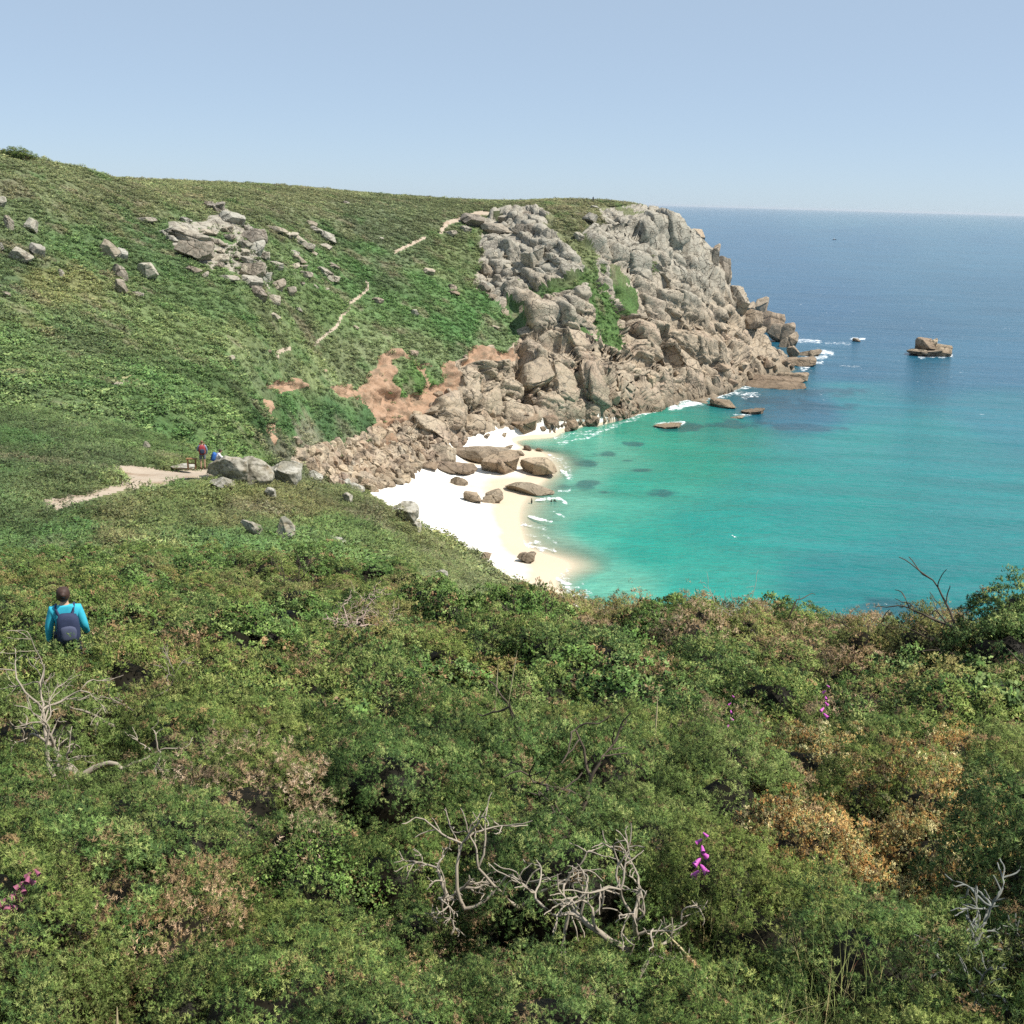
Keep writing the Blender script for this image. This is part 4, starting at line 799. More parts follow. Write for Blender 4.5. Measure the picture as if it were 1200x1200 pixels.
def spread(n_try, rmin, rmax, amin, amax, dist, rgen, dist_fn=None):
    pts = []; grid = {}
    for _ in range(n_try):
        r_ = math.sqrt(rgen.uniform(rmin ** 2, rmax ** 2)); a = rgen.uniform(amin, amax); X_, Y_ = r_ * math.sin(a), r_ * math.cos(a); dd = dist_fn(X_, Y_) if dist_fn else dist
        k = (int(X_ // 1), int(Y_ // 1)); bad = False
        for i in range(-2, 3):
            for j in range(-2, 3):
                for (u, v) in grid.get((k[0] + i, k[1] + j), ()):
                    if (u - X_) ** 2 + (v - Y_) ** 2 < dd * dd: bad = True
        if not bad: grid.setdefault(k, []).append((X_, Y_)); pts.append((X_, Y_))
    return pts
def zone(px, py):
    c_ = 'left' if px < 400 else ('centre' if px < 800 else 'right')
    r_ = 'bottom' if py > 1010 else ('middle' if py > 850 else 'far edge')
    return 'at the %s %s of the near scrub' % (r_, c_) if r_ != 'far edge' else 'at the far edge of the near scrub, %s' % ('in the centre' if c_ == 'centre' else 'on the ' + c_)
KW = {'green': ('gorse_bush', 'dense dark green gorse bush %s', 'gorse bush', 'dark green gorse bushes of the near scrub'), 'fresh': ('gorse_bush', 'yellow green gorse bush with fresh tips %s', 'gorse bush', 'yellow green gorse bushes of the near scrub'),
      'dry': ('withered_gorse', 'withered brown gorse bush %s', 'gorse bush', 'withered gorse bushes of the near scrub'), 'golden': ('seeding_gorse', 'golden dry gorse full of pale seed pods %s', 'gorse bush', 'golden gorse of the near scrub'),
      'bramble': ('bramble', 'broad leaved bramble %s', 'bramble', 'brambles of the near scrub')}
def near_bush(X_, Y_, s_=1.0, kind=None, hh=None):
    g_ = gz(X_, Y_); r_ = math.hypot(X_, Y_); px_, py_ = project(np.array([X_]), np.array([Y_]), np.array([g_ + .7])); px_, py_ = float(px_[0]), float(py_[0])
    k = kind or str(kind_at(px_, py_)); nm, lb, ct, gr = KW[k]
    R_ = s_ * (rng.uniform(.62, .95) if rng.random() < .4 else rng.uniform(.42, .66)) * (.88 + .018 * r_); H_ = hh or rng.uniform(.95, 1.6) * float(veg_h(r_))
    gf = in_gap(px_, py_, 1.0)
    if gf: R_ *= .5; H_ *= .45
    me = NEARK[k][rng.integers(0, len(NEARK[k]))]; H_ *= (1.12 if R_ > .7 else .9); hz_ = min(H_, R_ * rng.uniform(.95, 1.2))
    return put(nm, me, (X_, Y_, g_ + .02 + max(0, H_ - hz_) * .95), (R_, R_, hz_), (rng.uniform(-.12, .12), rng.uniform(-.12, .12), rng.uniform(0, 6.28)), lb % zone(px_, py_), ct, '%s %s' % (gr, zone(px_, py_)[3:]))
pts = spread(5000, 2.3, 12.2, -.60, .60, .60, rng, lambda X_, Y_: .58 + .017 * math.hypot(X_, Y_))
nb = 0
for X_, Y_ in sorted(pts, key=lambda q: math.hypot(*q))[:300]:
    near_bush(X_, Y_, 1.0 if math.hypot(X_, Y_) > 5 else .8); nb += 1
rlast = max(math.hypot(*q) for q in sorted(pts, key=lambda q: math.hypot(*q))[:300])
print('near bushes', nb, len(pts), rlast)
# ---------------------------------------------------------------- instanced ground cover (geometry nodes)
def scatter(name, P_, rot, scl, idx_, meshes, tint=None, label=None, cat=None, kind='stuff'):
    me = bpy.data.meshes.new(name); me.vertices.add(len(P_)); me.vertices.foreach_set('co', np.ascontiguousarray(P_, np.float32).ravel())
    for nm, ty, da, fld in (('rot', 'FLOAT_VECTOR', rot, 'vector'), ('scl', 'FLOAT_VECTOR', scl, 'vector'), ('idx', 'INT', idx_, 'value')):
        a = me.attributes.new(nm, ty, 'POINT'); a.data.foreach_set(fld, np.ascontiguousarray(da, np.int32 if ty == 'INT' else np.float32).ravel())
    if tint is not None:
        a = me.attributes.new('tint', 'FLOAT_COLOR', 'POINT'); a.data.foreach_set('color', np.c_[tint, np.ones(len(tint))].astype(np.float32).ravel())
    o = bpy.data.objects.new(name, me); C.objects.link(o); tag(o, label, cat, None, kind)
    coll = bpy.data.collections.new(name + '_plants')
    for k, m in enumerate(meshes): coll.objects.link(bpy.data.objects.new('%s_plant_%02d' % (name, k), m))
    g = bpy.data.node_groups.new(name, 'GeometryNodeTree')
    g.interface.new_socket('Geometry', in_out='INPUT', socket_type='NodeSocketGeometry'); g.interface.new_socket('Geometry', in_out='OUTPUT', socket_type='NodeSocketGeometry')
    gi, go = g.nodes.new('NodeGroupInput'), g.nodes.new('NodeGroupOutput'); ci = g.nodes.new('GeometryNodeCollectionInfo')
    ci.inputs[0].default_value = coll; ci.inputs['Separate Children'].default_value = True; ci.inputs['Reset Children'].default_value = True
    ip = g.nodes.new('GeometryNodeInstanceOnPoints'); ip.inputs['Pick Instance'].default_value = True
    def na(n_, ty):
        q = g.nodes.new('GeometryNodeInputNamedAttribute'); q.data_type = ty; q.inputs['Name'].default_value = n_; return [s_ for s_ in q.outputs if s_.enabled][0]
    g.links.new(gi.outputs[0], ip.inputs['Points']); g.links.new(ci.outputs[0], ip.inputs['Instance'])
    g.links.new(na('idx', 'INT'), ip.inputs['Instance Index'])
    er = g.nodes.new('FunctionNodeEulerToRotation'); g.links.new(na('rot', 'FLOAT_VECTOR'), er.inputs[0]); g.links.new(er.outputs[0], ip.inputs['Rotation'])
    g.links.new(na('scl', 'FLOAT_VECTOR'), ip.inputs['Scale']); g.links.new(ip.outputs[0], go.inputs[0])
    mod = o.modifiers.new('scatter', 'NODES'); mod.node_group = g
    return o
# scrub from 12 m to 42 m
pts = np.array(spread(26000, rlast - .3, 42, -.62, .62, .72, rng, lambda X_, Y_: .86 + .006 * math.hypot(X_, Y_)))
gzz = ground(pts[:, 0], pts[:, 1]); ppx, ppy = project(pts[:, 0], pts[:, 1], gzz + .5)
kinds = list(MIDK); meshes = [m for k in kinds for m in MIDK[k]]
def mid_kind(a_, b_):
    if a_ < 620 and b_ < 760: return rng.choice(['bramble', 'fresh', 'green', 'olive', 'dry'], p=[.34, .3, .2, .12, .04])
    k = str(kind_at(a_, b_)); return 'olive' if (k == 'golden' or (k == 'fresh' and rng.random() < .35)) else k
ki = np.array([kinds.index(str(mid_kind(a_, b_))) * 2 + rng.integers(0, 2) for a_, b_ in zip(ppx, ppy)])
keep = ~np.array([in_gap(a_, b_) for a_, b_ in zip(ppx, ppy)])
# leave the walker and the rocks clear
wk = at_r(74, 760, 16.6); keep &= np.hypot(pts[:, 0] - wk.x, pts[:, 1] - wk.y) > .42
n_ = len(pts); sc_r = rng.uniform(.7, 1.1, n_); sc_h = np.interp(np.hypot(pts[:, 0], pts[:, 1]), [12, 25, 42], [1.05, .95, .62]) * rng.uniform(.6, 1.35, n_)
sc_z = np.minimum(sc_h, sc_r * rng.uniform(.9, 1.15, n_))
ex_ = np.array([q for q in spread(9000, 1.3, 40, -2.0, 2.0, .72, rng, lambda X_, Y_: .80 + .008 * math.hypot(X_, Y_)) if abs(math.atan2(q[0], q[1])) > .60])
def both(a, b): return np.concatenate([a[keep], b])
ne = len(ex_); ez = ground(ex_[:, 0], ex_[:, 1]); er_ = rng.uniform(.6, .95, ne) * np.interp(np.hypot(ex_[:, 0], ex_[:, 1]), [1.3, 5], [.5, 1]); eh_ = np.interp(np.hypot(ex_[:, 0], ex_[:, 1]), [1.3, 4, 25, 40], [.3, .9, .9, .6]) * rng.uniform(.7, 1.3, ne); e2_ = np.minimum(eh_, er_ * 1.1)
ek = rng.choice([0, 1, 2, 3, 0, 2, 8], ne)
scatter('scrub', both(np.c_[pts, gzz + np.maximum(0, sc_h - sc_z) * .95], np.c_[ex_, ez + np.maximum(0, eh_ - e2_) * .95]), both(np.c_[rng.uniform(-.15, .15, n_), rng.uniform(-.15, .15, n_), rng.uniform(0, 6.28, n_)], np.c_[0 * er_, 0 * er_, rng.uniform(0, 6.28, ne)]), both(np.c_[sc_r, sc_r, sc_z], np.c_[er_, er_, e2_]), both(ki, ek), meshes,
        label='mixed gorse, bramble and bracken scrub covering the slope beyond the nearest bushes', cat='scrub')
lp = np.array(spread(6000, 2.4, 12.5, -.62, .62, .4, rng, lambda X_, Y_: .42)); ln_ = len(lp); ls_ = rng.uniform(.3, .5, ln_)
scatter('dead_litter', np.c_[lp, ground(lp[:, 0], lp[:, 1]) - .05], np.c_[rng.uniform(-.4, .4, (ln_, 2)), rng.uniform(0, 6.28, ln_)], np.c_[ls_, ls_, ls_ * .8], rng.integers(0, 2, ln_), MIDK['dry'], None, 'brown dead undergrowth in the gaps between the nearest gorse bushes', 'undergrowth')
# slope from 38 m out: tufts, then smaller sprays
def excl(a_, b_, X_, Y_, Z_, rr_):
    e = np.zeros(len(a_), bool)
    for p_ in PATH:
        for dv_ in (0, 4, 8): e |= poly_in(a_, b_ - dv_, p_) & (rr_ < 90)
    for p_, w_ in FARPATH: e |= (seg_d(a_, b_, p_) < w_ + .6) & (rr_ > 90)
    fr = rr_ > 100; inr = np.zeros(len(a_), bool)
    for p_ in ROCK[:1]: inr |= poly_in(a_, b_, p_)
    e |= poly_in(a_, b_, ROCK[1]) & (rng.random(len(a_)) > .3) & (rr_ > 100)
    for p_ in GRASSIN: inr &= ~poly_in(a_, b_, p_)
    inr |= (rr_ > 335) & (a_ > 745) & (Z_ < -4) & ~poly_in(a_, b_, GRASSIN[0])
    e |= inr & fr
    for p_ in EARTH: 
        q = poly_in(a_, b_, p_)
        for p2 in EBUSH: q &= ~poly_in(a_, b_, p2)
        e |= q & fr & (rng.random(len(a_)) > .08)
    e |= poly_in(a_, b_, SAND) & fr & (Z_ < -56)
    e |= Z_ < SEA + 1.2
    return e
def cover(name, n_, r1, r2, a1, a2, meshes, smin, smax, k, label, hs=.8):
    r_ = np.sqrt(rng.uniform(r1 ** 2, r2 ** 2, n_)); a_ = rng.uniform(a1, a2, n_); X_, Y_ = r_ * np.sin(a_), r_ * np.cos(a_); Z_ = ground(X_, Y_); u, v = project(X_, Y_, Z_)
    ok = (u > -480) & (u < 1500) & (v < 1400) & ~excl(u, v, X_, Y_, Z_, r_)
    dens = fbm(X_ / 8, Y_ / 8, 0 * X_, 3, 123); ok &= (dens > -.55) | (rng.random(n_) < .45)
    X_, Y_, Z_, u, v = (q[ok] for q in (X_, Y_, Z_, u, v)); m_ = len(X_)
    col_ = vegcol(u, v, X_, Y_, k) * rng.uniform(.8, 1.2, m_)[:, None] * np.where(rng.random(m_) < .08, .6, 1)[:, None]
    s_ = rng.uniform(smin, smax, m_) * np.where(rng.random(m_) < .1, 1.5, 1)
    print(name, m_)
    return scatter(name, np.c_[X_, Y_, Z_ - .05], np.c_[rng.uniform(-.2, .2, m_), rng.uniform(-.2, .2, m_), rng.uniform(0, 6.28, m_)], np.c_[s_, s_, s_ * rng.uniform(.5, .95, m_) * hs], rng.integers(0, len(meshes), m_), meshes, col_, label, 'heath')
cover('near_heath', 14000, 37, 100, -.75, .34, TUFT, .4, .85, 1.75, 'low green and golden heath and bracken on the near slope above the beach')
cover('hillside_heath', 140000, 95, 500, -.58, .17, FART, .32, .82, 1.85, 'mottled green heath, bracken and grass over the far hillside')
print('cover', round(time.time() - T0, 1))
# ================================================================ RUBBLE (countless small stones)
def stones(name, poly, n_, smin, smax, label):
    P_, S_ = [], []
    while len(P_) < n_:
        a_, b_ = rng.uniform(min(q[0] for q in poly), max(q[0] for q in poly)), rng.uniform(min(q[1] for q in poly), max(q[1] for q in poly))
        if poly_in(np.array([a_]), np.array([b_]), poly)[0]:
            p = hit(a_, b_)
            if p.z > SEA + .3: P_.append((p.x, p.y, p.z + .1))
            else: n_ -= 1
    n_ = len(P_); s_ = smin + (smax - smin) * rng.random(n_) ** 3
    return scatter(name, np.array(P_), rng.uniform(-3, 3, (n_, 3)), np.c_[s_, s_ * rng.uniform(.6, 1, n_), s_ * rng.uniform(.5, .9, n_)], rng.integers(0, 10, n_), ROCKM, None, label, 'stones')
stones('beach_rubble', [(345, 535), (400, 522), (450, 505), (500, 490), (560, 500), (545, 520), (505, 548), (480, 562), (440, 575), (395, 572)], 1300, .35, 2.4, 'brown rubble of broken stones between the clay bank and the white sand')
stones('shore_rubble', [(640, 495), (700, 470), (780, 450), (860, 440), (860, 455), (790, 468), (740, 488), (690, 503), (645, 508)], 500, .4, 1.9, 'tan stones tumbled along the water edge under the headland')
# ================================================================ DEAD BRANCHES
def world_at(px, py, dz=0): p = hit(px, py); return p + Vector((0, 0, dz))
def at_ground(px, py):     # point of the canopy seen at the pixel, dropped to the ground under it
    a, s_ = azs(px, py); rr_ = np.exp(np.linspace(math.log(2.4), math.log(40), 1500)); z_ = ground(rr_ * math.sin(a), rr_ * math.cos(a)) + .62
    kk = np.nonzero(z_ >= s_ * rr_)[0]
    if len(kk) == 0: return hit(px, py)
    k = int(kk[0]); r_ = rr_[k]; return Vector((r_ * math.sin(a), r_ * math.cos(a), z_[k] - .62))
def deadwood(px, py, seed, L, rad, depth, label, lean=(0, 0, 1), n0=3, mat=None, flat=.6, dz=.5, curl=.5, spread_=.7, cat='dead bush', name='dead_gorse'):
    p = at_ground(px, py); o = branch_tree(name, seed, L, rad, depth, spread_, mat, lean, (1, 3), curl, n0, flat); C.objects.link(o)
    o.location = p + Vector((0, 0, dz)); return tag(o, label, cat)
deadwood(92, 900, 3, .5, .036, 3, 'largest bleached dead gorse skeleton, with curling limbs, at the left of the near scrub', (-.15, 0, .8), 3)
deadwood(62, 898, 8, .7, .026, 3, 'bare bleached limb leaning left out of the large dead gorse skeleton', (-.9, 0, .7), 1)
deadwood(143, 850, 15, .7, .024, 3, 'dark bare dead gorse with a brushy top behind the large skeleton on the left', (0, 0, 1), 2, simple('grey_bark', (.26, .22, .17), .9, .3, 14))
deadwood(525, 1035, 21, .2, .014, 3, 'tangle of pale dead gorse branches in a hollow at the bottom centre', (.1, 0, .8), 3)
deadwood(545, 1045, 27, .4, .012, 2, 'low pale dead twigs right of the tangle at the bottom centre', (.8, 0, .35), 2)
deadwood(735, 1130, 33, .36, .018, 3, 'forked silvery dead gorse rising from a dark hollow at the bottom right of centre', (-.25, 0, 1), 2, dz=.68)
deadwood(750, 1125, 36, .3, .012, 3, 'thin bleached dead branch spreading right from the dark hollow', (.9, 0, .5), 1)
deadwood(1150, 1170, 41, .32, .02, 3, 'dark twisted branch crusted with grey lichen in the bottom right corner', (.2, 0, .6), 3, simple('lichened_bark', (.19, .195, .17), .9, .8, 22))
deadwood(413, 732, 55, .62, .02, 3, 'heap of bare pale twigs in the scrub below the near slope', (0, 0, .5), 7, simple('pale_twigs', (.5, .38, .31), .9, .3, 9), flat=.4)
deadwood(345, 700, 57, .8, .016, 2, 'small brown dead bush left of the heap of pale twigs', (0, 0, .7), 4, BARKD)
deadwood(1148, 735, 61, .75, .02, 3, 'bare grey twiggy shrub standing against the sea at the right edge of the scrub', (0, 0, 1), 3, simple('grey_twigs', (.33, .3, .27), .9, .3, 9), flat=1)
deadwood(1195, 720, 66, 1.6, .02, 3, 'tall thin bare twigs rising above the big bush at the right edge', (0, 0, 1), 2, simple('grey_twigs_tall', (.33, .3, .27), .9, .3, 9), flat=1)
deadwood(862, 735, 67, .7, .012, 2, 'fine bare twigs poking above the scrub against the sea, right of centre', (0, 0, 1), 4, simple('grey_twigs_fine', (.4, .36, .3), .9, .3, 9), flat=1)
deadwood(655, 985, 71, .6, .03, 2, 'black gorse stems standing in the dark hollow at the centre of the scrub', (.1, 0, 1), 3, BARKD, flat=1)
deadwood(610, 1045, 74, .4, .012, 2, 'pale bare twig standing left of the dark hollow near the bottom centre', (-.2, 0, 1), 2)
deadwood(330, 905, 77, .5, .012, 2, 'thin grey twigs in the scrub between the skeleton and the brown patch', (.2, 0, .8), 2)
# big bushes at the right edge, with stems
def big_bush(px, py, R_, H_, kind, label, seed):
    p = at_ground(px, py); e = empty('tall_gorse', p, random.uniform(0, 6)); tag(e, label, 'gorse bush')
    for q in range(3):
        f = bpy.data.objects.new('foliage', MIDK[kind][q % 2]); C.objects.link(f); f.parent = e
        f.location = (random.uniform(-.45, .45) * R_, random.uniform(-.45, .45) * R_, H_ * random.uniform(.35, .55)); f.scale = (R_ * .75, R_ * .75, H_ * .55); f.rotation_euler = (0, 0, random.uniform(0, 6))
    st_ = branch_tree('stem', seed, H_ * .8, .05, 2, .5, BARKD, (0, 0, 1), (1, 2), .4, 3, 1); C.objects.link(st_); st_.parent = e
    return e
big_bush(1196, 775, 1.15, 1.7, 'green', 'tallest dark gorse bush, cut by the right edge of the photo, above a black hollow', 301)
big_bush(1100, 765, .95, 1.5, 'olive', 'brownish open gorse bush with a dark stem against the sea, left of the tallest bush', 302)
big_bush(1035, 765, .7, 1.1, 'olive', 'small brownish gorse with two heads against the sea, left of the open bush', 303)
big_bush(1170, 850, 1.0, 1.1, 'green', 'broad rounded green gorse bush below the tallest one at the right edge', 304)
big_bush(935, 735, .8, 1.1, 'green', 'round dark green gorse bush on the skyline of the scrub, right of centre', 305)
big_bush(870, 730, 1.0, 1.15, 'dry', 'pinkish brown gorse bush on the skyline of the scrub, at the crest right of centre', 306)
big_bush(775, 733, .75, .95, 'bramble', 'bright leafy bramble clump on the skyline of the scrub near the end of the beach', 307)
big_bush(655, 905, .5, .95, 'green', 'dark gorse bush over the black hollow at the centre of the scrub', 308)
big_bush(625, 735, 1.0, .9, 'bramble', 'dark glossy leafy bramble bank at the foot of the near slope', 309)
# hilltop shrub
hp = hit(22, 189); e = empty('hilltop_shrub', hp); tag(e, 'dark low shrub alone on the skyline at the top left of the hillside', 'shrub')
for k in range(3):
    f = bpy.data.objects.new('foliage', MIDK['green'][k % 2]); C.objects.link(f); f.parent = e; f.location = ((k - 1) * 1.6, 0, 1.0 - .25 * (k == 2)); f.scale = (2.3, 1.8, 1.9 - .5 * (k == 2))
# ================================================================ STALKS, GRASSES, FOXGLOVES
STRAW = simple('straw', (.55, .46, .27), .8, .2, 20); STALKG = simple('green_stalk', (.2, .25, .09), .7, .2, 20); PINK = simple('foxglove_petal', (.52, .10, .42), .5, .2, 30); PINKD = simple('foxglove_faded', (.30, .09, .15), .6, .3, 30)
def tube_obj(name, pts, rs, mat, link=True, k=6):
    V_, F_ = [], []; pts = [Vector(p) for p in pts]
    for i, (p, r_) in enumerate(zip(pts, rs)):
        dd = (pts[min(i + 1, len(pts) - 1)] - pts[max(i - 1, 0)]).normalized(); u = dd.orthogonal().normalized(); v = dd.cross(u)
        for j in range(k): a = 6.2832 * j / k; V_.append(tuple(p + u * (r_ * math.cos(a)) + v * (r_ * math.sin(a))))
    for i in range(len(pts) - 1):
        for j in range(k): F_.append((i * k + j, i * k + (j + 1) % k, (i + 1) * k + (j + 1) % k, (i + 1) * k + j))
    return mesh_np(name, np.array(V_), np.array(F_), mat, None, True, link)
def foxglove(px, py, H_, lean, nbell, label, bell_mat, size=.022):
    p = at_ground(px, py); tp = at_r(px, py - 38, math.hypot(p.x, p.y) * .86 - .1); top = Vector(lean).normalized(); p = tp - top * H_; e = empty('foxglove', p); tag(e, label, 'foxglove')
    pts = [top * (H_ * q / 8) + Vector((0, 0, -.05 * (q / 8) ** 2)) for q in range(9)]
    s_ = tube_obj('stem', pts, [.006 - .0005 * q for q in range(9)], STALKG); s_.parent = e
    for k in range(nbell):
        f = .97 - .5 * k / max(nbell, 1) * .9; q = top * (H_ * f); a = k * 2.4; d = (Vector((math.cos(a), math.sin(a), 0)) * .8 + Vector((0, -.5, -.55))).normalized()
        sz = size * (.55 + .6 * k / nbell)
        b = tube_obj('bell', [q, q + d * sz * .5, q + d * sz * 1.3, q + d * sz * 2.0, q + d * sz * 2.25], [sz * .12, sz * .38, sz * .5, sz * .62, sz * .75], bell_mat, k=8); b.parent = e
    return e
foxglove(44, 1052, .8, (.62, .1, .75), 18, 'tall foxglove leaning right with fading purple bells at the left edge of the scrub', PINKD, .03)
foxglove(824, 1010, .62, (0, 0, 1), 7, 'bright magenta foxglove in the middle of the lower right scrub', PINK, .028)
foxglove(969, 838, .9, (0, 0, 1), 6, 'purple foxglove tip in the green gorse at the right', PINK, .03)
foxglove(858, 850, 1.0, (0, 0, 1), 5, 'small pink foxglove on a bare stalk right of centre', PINK, .026)
def stalk(px, py, H_, lean, label, mat=STRAW, head=True, cat='grass stalk', name='dry_stalk'):
    p = at_ground(px, py); top = Vector(lean); pts = [Vector((top.x * H_ * (q / 7) ** 1.4, top.y * H_ * (q / 7), H_ * q / 7 * top.z)) for q in range(8)]
    o = tube_obj(name, pts, [.004, .004, .0035, .0035, .003, .006 if head else .003, .008 if head else .002, .002], mat); o.location = p; return tag(o, label, cat)
stalk(127, 1180, .62, (.06, 0, 1), 'pale upright dry stalk near the bottom left')
stalk(764, 915, 1.5, (0, 0, 1), 'tall thin straw stalk standing in front of the leafy hollow right of centre')
stalk(577, 862, 1.5, (.03, 0, 1), 'left of two dry flower spikes in the middle of the scrub')
stalk(587, 858, 1.7, (.1, 0, 1), 'right of two dry flower spikes in the middle of the scrub')
stalk(898, 1120, .95, (-.5, .1, .7), 'straw coloured grass head arching left in the lower right scrub')
stalk(925, 1180, .9, (.42, .2, .9), 'reddish bare stalk leaning right, lowest in the lower right scrub', simple('red_stalk', (.3, .13, .08), .8), False)
stalk(935, 1150, .8, (.35, .2, .9), 'second reddish stalk leaning right beside the lowest one', simple('red_stalk_pale', (.33, .17, .1), .8), False)
stalk(450, 905, .7, (-.7, .3, .4), 'fallen pale stick lying across the green scrub in the centre', BARK, False, 'stick', 'fallen_stick')
stalk(423, 768, .9, (0, 0, 1), 'short pale stalk in the scrub below the heap of twigs')
stalk(42, 520, 2.6, (-.05, 0, 1), 'thin white dead stem standing in the heath behind the path', BARK, False, 'dead stem')
# long grass, lower right
def grass_clump(seed, n_=110, H_=.75):
    rg_ = np.random.default_rng(seed); V_, F_, C_ = [], [], []
    a = rg_.random(n_) * 6.283; b0 = np.c_[rg_.normal(size=n_) * .14, rg_.normal(size=n_) * .14, np.zeros(n_)]; h_ = H_ * rg_.uniform(.45, 1.1, n_); out = rg_.uniform(.15, .7, n_); c0 = np.array([(.2, .26, .09), (.22, .26, .1), (.36, .32, .17), (.15, .2, .07)])[rg_.integers(0, 4, n_)]
    for k in range(5):
        t_ = k / 4; c = b0 + np.c_[np.cos(a) * out * h_ * t_ ** 2, np.sin(a) * out * h_ * t_ ** 2, h_ * (t_ - .3 * out * t_ ** 2)]; wd = np.c_[-np.sin(a), np.cos(a), 0 * a] * (.0035 * (1 - t_ * .9))
        V_ += [c - wd, c + wd]; C_ += [c0, c0]
    Vt = np.stack(V_, 1); k = np.arange(n_)[:, None] * 10; F_ = np.concatenate([k + (2 * q, 2 * q + 1, 2 * q + 3, 2 * q + 2) for q in range(4)])
    return mesh_np('grass_clump', Vt.reshape(-1, 3), F_, FOL, {'Col': np.stack(C_, 1).reshape(-1, 3), 'nrm': np.tile(np.array([[.3, -.3, .9]]), (n_ * 10, 1))}, False, link=False).data
GRM = [grass_clump(q) for q in range(3)]
gp = []
for _ in range(400):
    a_, b_ = rng.uniform(840, 1210), rng.uniform(1060, 1260)
    p = at_ground(a_, b_); gp.append((p.x, p.y, p.z + .45))
gp = np.array(gp)[:16]; n_ = len(gp); s_ = rng.uniform(.4, .75, n_)
scatter('long_grass', gp, np.c_[rng.uniform(-.3, .3, (n_, 2)), rng.uniform(0, 6.28, n_)], np.c_[s_, s_, s_], rng.integers(0, 3, n_), GRM, None, 'long thin green and straw grass growing through the lower right scrub', 'grass')
# ================================================================ PEOPLE
SKIN = simple('skin', (.52, .31, .21), .55, .12, 30)
def skin_mesh(name, verts, edges, radii, mat, subd=2, parent=None):
    me = bpy.data.meshes.new(name); me.from_pydata([tuple(v) for v in verts], edges, []); o = bpy.data.objects.new(name + '_tmp', me); C.objects.link(o)
    m = o.modifiers.new('s', 'SKIN'); me.skin_vertices[0].data[0].use_root = True
    for k, r_ in enumerate(radii):
        me.skin_vertices[0].data[k].radius = (r_, r_) if not isinstance(r_, tuple) else r_; me.skin_vertices[0].data[k].use_root = (k == 0)
    sb = o.modifiers.new('d', 'SUBSURF'); sb.levels = subd; sb.render_levels = subd
    dg = bpy.context.evaluated_depsgraph_get(); nm = bpy.data.meshes.new_from_object(o.evaluated_get(dg)); bpy.data.objects.remove(o)
    nm.materials.clear(); nm.materials.append(mat)
    for p_ in nm.polygons: p_.use_smooth = True
    q = bpy.data.objects.new(name, nm); C.objects.link(q)
    if parent: q.parent = parent
    return q
def ellip(name, c, r_, mat, parent, sq=2.0, seed=1, nz=.03, rot=None):
    v, f = ICO; v = v / ((np.abs(v) ** sq).sum(1) ** (1 / sq))[:, None]; v = v * (1 + nz * fbm(v[:, 0] * 2 + seed, v[:, 1] * 2, v[:, 2] * 2, 2, seed))[:, None] * np.array(r_)
    if rot is not None: v = v @ np.array(Matrix.Rotation(rot, 3, 'X')).T
    o = mesh_np(name, v + np.array(c), f, mat, None, True); o.parent = parent; return o
def person(loc, rz, label, J, clothes, extras):
    e = empty('person', loc, rz); tag(e, label, 'person')
    K = ['pelvis', 'waist', 'chest', 'neck', 'head', 'crown', 'shL', 'elL', 'wrL', 'haL', 'shR', 'elR', 'wrR', 'haR', 'hipL', 'knL', 'anL', 'toL', 'hipR', 'knR', 'anR', 'toR', 'nose']
    E = [(0, 1), (1, 2), (2, 3), (3, 4), (4, 5), (2, 6), (6, 7), (7, 8), (8, 9), (2, 10), (10, 11), (11, 12), (12, 13), (0, 14), (14, 15), (15, 16), (16, 17), (0, 18), (18, 19), (19, 20), (20, 21), (4, 22)]
    rad = [(.145, .11), (.125, .1), (.15, .11), .055, (.078, .092), (.055, .065), .058, .042, .03, .036, .058, .042, .03, .036, .085, .056, .04, .034, .085, .056, .04, .034, .016]
    skin_mesh('body', [J[k] for k in K], E, rad, SKIN, 2, e)
    for nm, ks, ed, rd, mt in clothes: skin_mesh(nm, [J[k] if isinstance(k, str) else k for k in ks], ed, rd, mt, 2, e)
    extras(e); return e
def joints(**kw):
    J = dict(pelvis=(0, 0, .95), waist=(0, 0, 1.1), chest=(0, 0, 1.32), neck=(0, .01, 1.48), head=(0, .02, 1.6), crown=(0, .01, 1.68), nose=(0, .12, 1.6),
             shL=(-.18, 0, 1.39), elL=(-.25, -.02, 1.12), wrL=(-.24, .08, .88), haL=(-.23, .1, .8), shR=(.18, 0, 1.39), elR=(.25, -.02, 1.12), wrR=(.24, .08, .88), haR=(.23, .1, .8),
             hipL=(-.1, 0, .9), knL=(-.11, .02, .5), anL=(-.11, -.02, .09), toL=(-.12, .13, .04), hipR=(.1, 0, .9), knR=(.11, .02, .5), anR=(.11, -.02, .09), toR=(.12, .13, .04))
    J.update(kw); return J
def top_clothes(nm, mat, J, sleeve=True):
    ks = ['pelvis', 'waist', 'chest', (0, .0, 1.475) if 'ncol' not in J else J['ncol'], 'shL', 'shR'] + (['elL', 'wrL', 'elR', 'wrR'] if sleeve else [])
    ed = [(0, 1), (1, 2), (2, 3), (2, 4), (2, 5)] + ([(4, 6), (6, 7), (5, 8), (8, 9)] if sleeve else [])
    rd = [(.175, .135), (.16, .135), (.19, .15), .088, .09, .09] + ([.062, .05, .062, .05] if sleeve else [])
    return (nm, ks, ed, rd, mat)
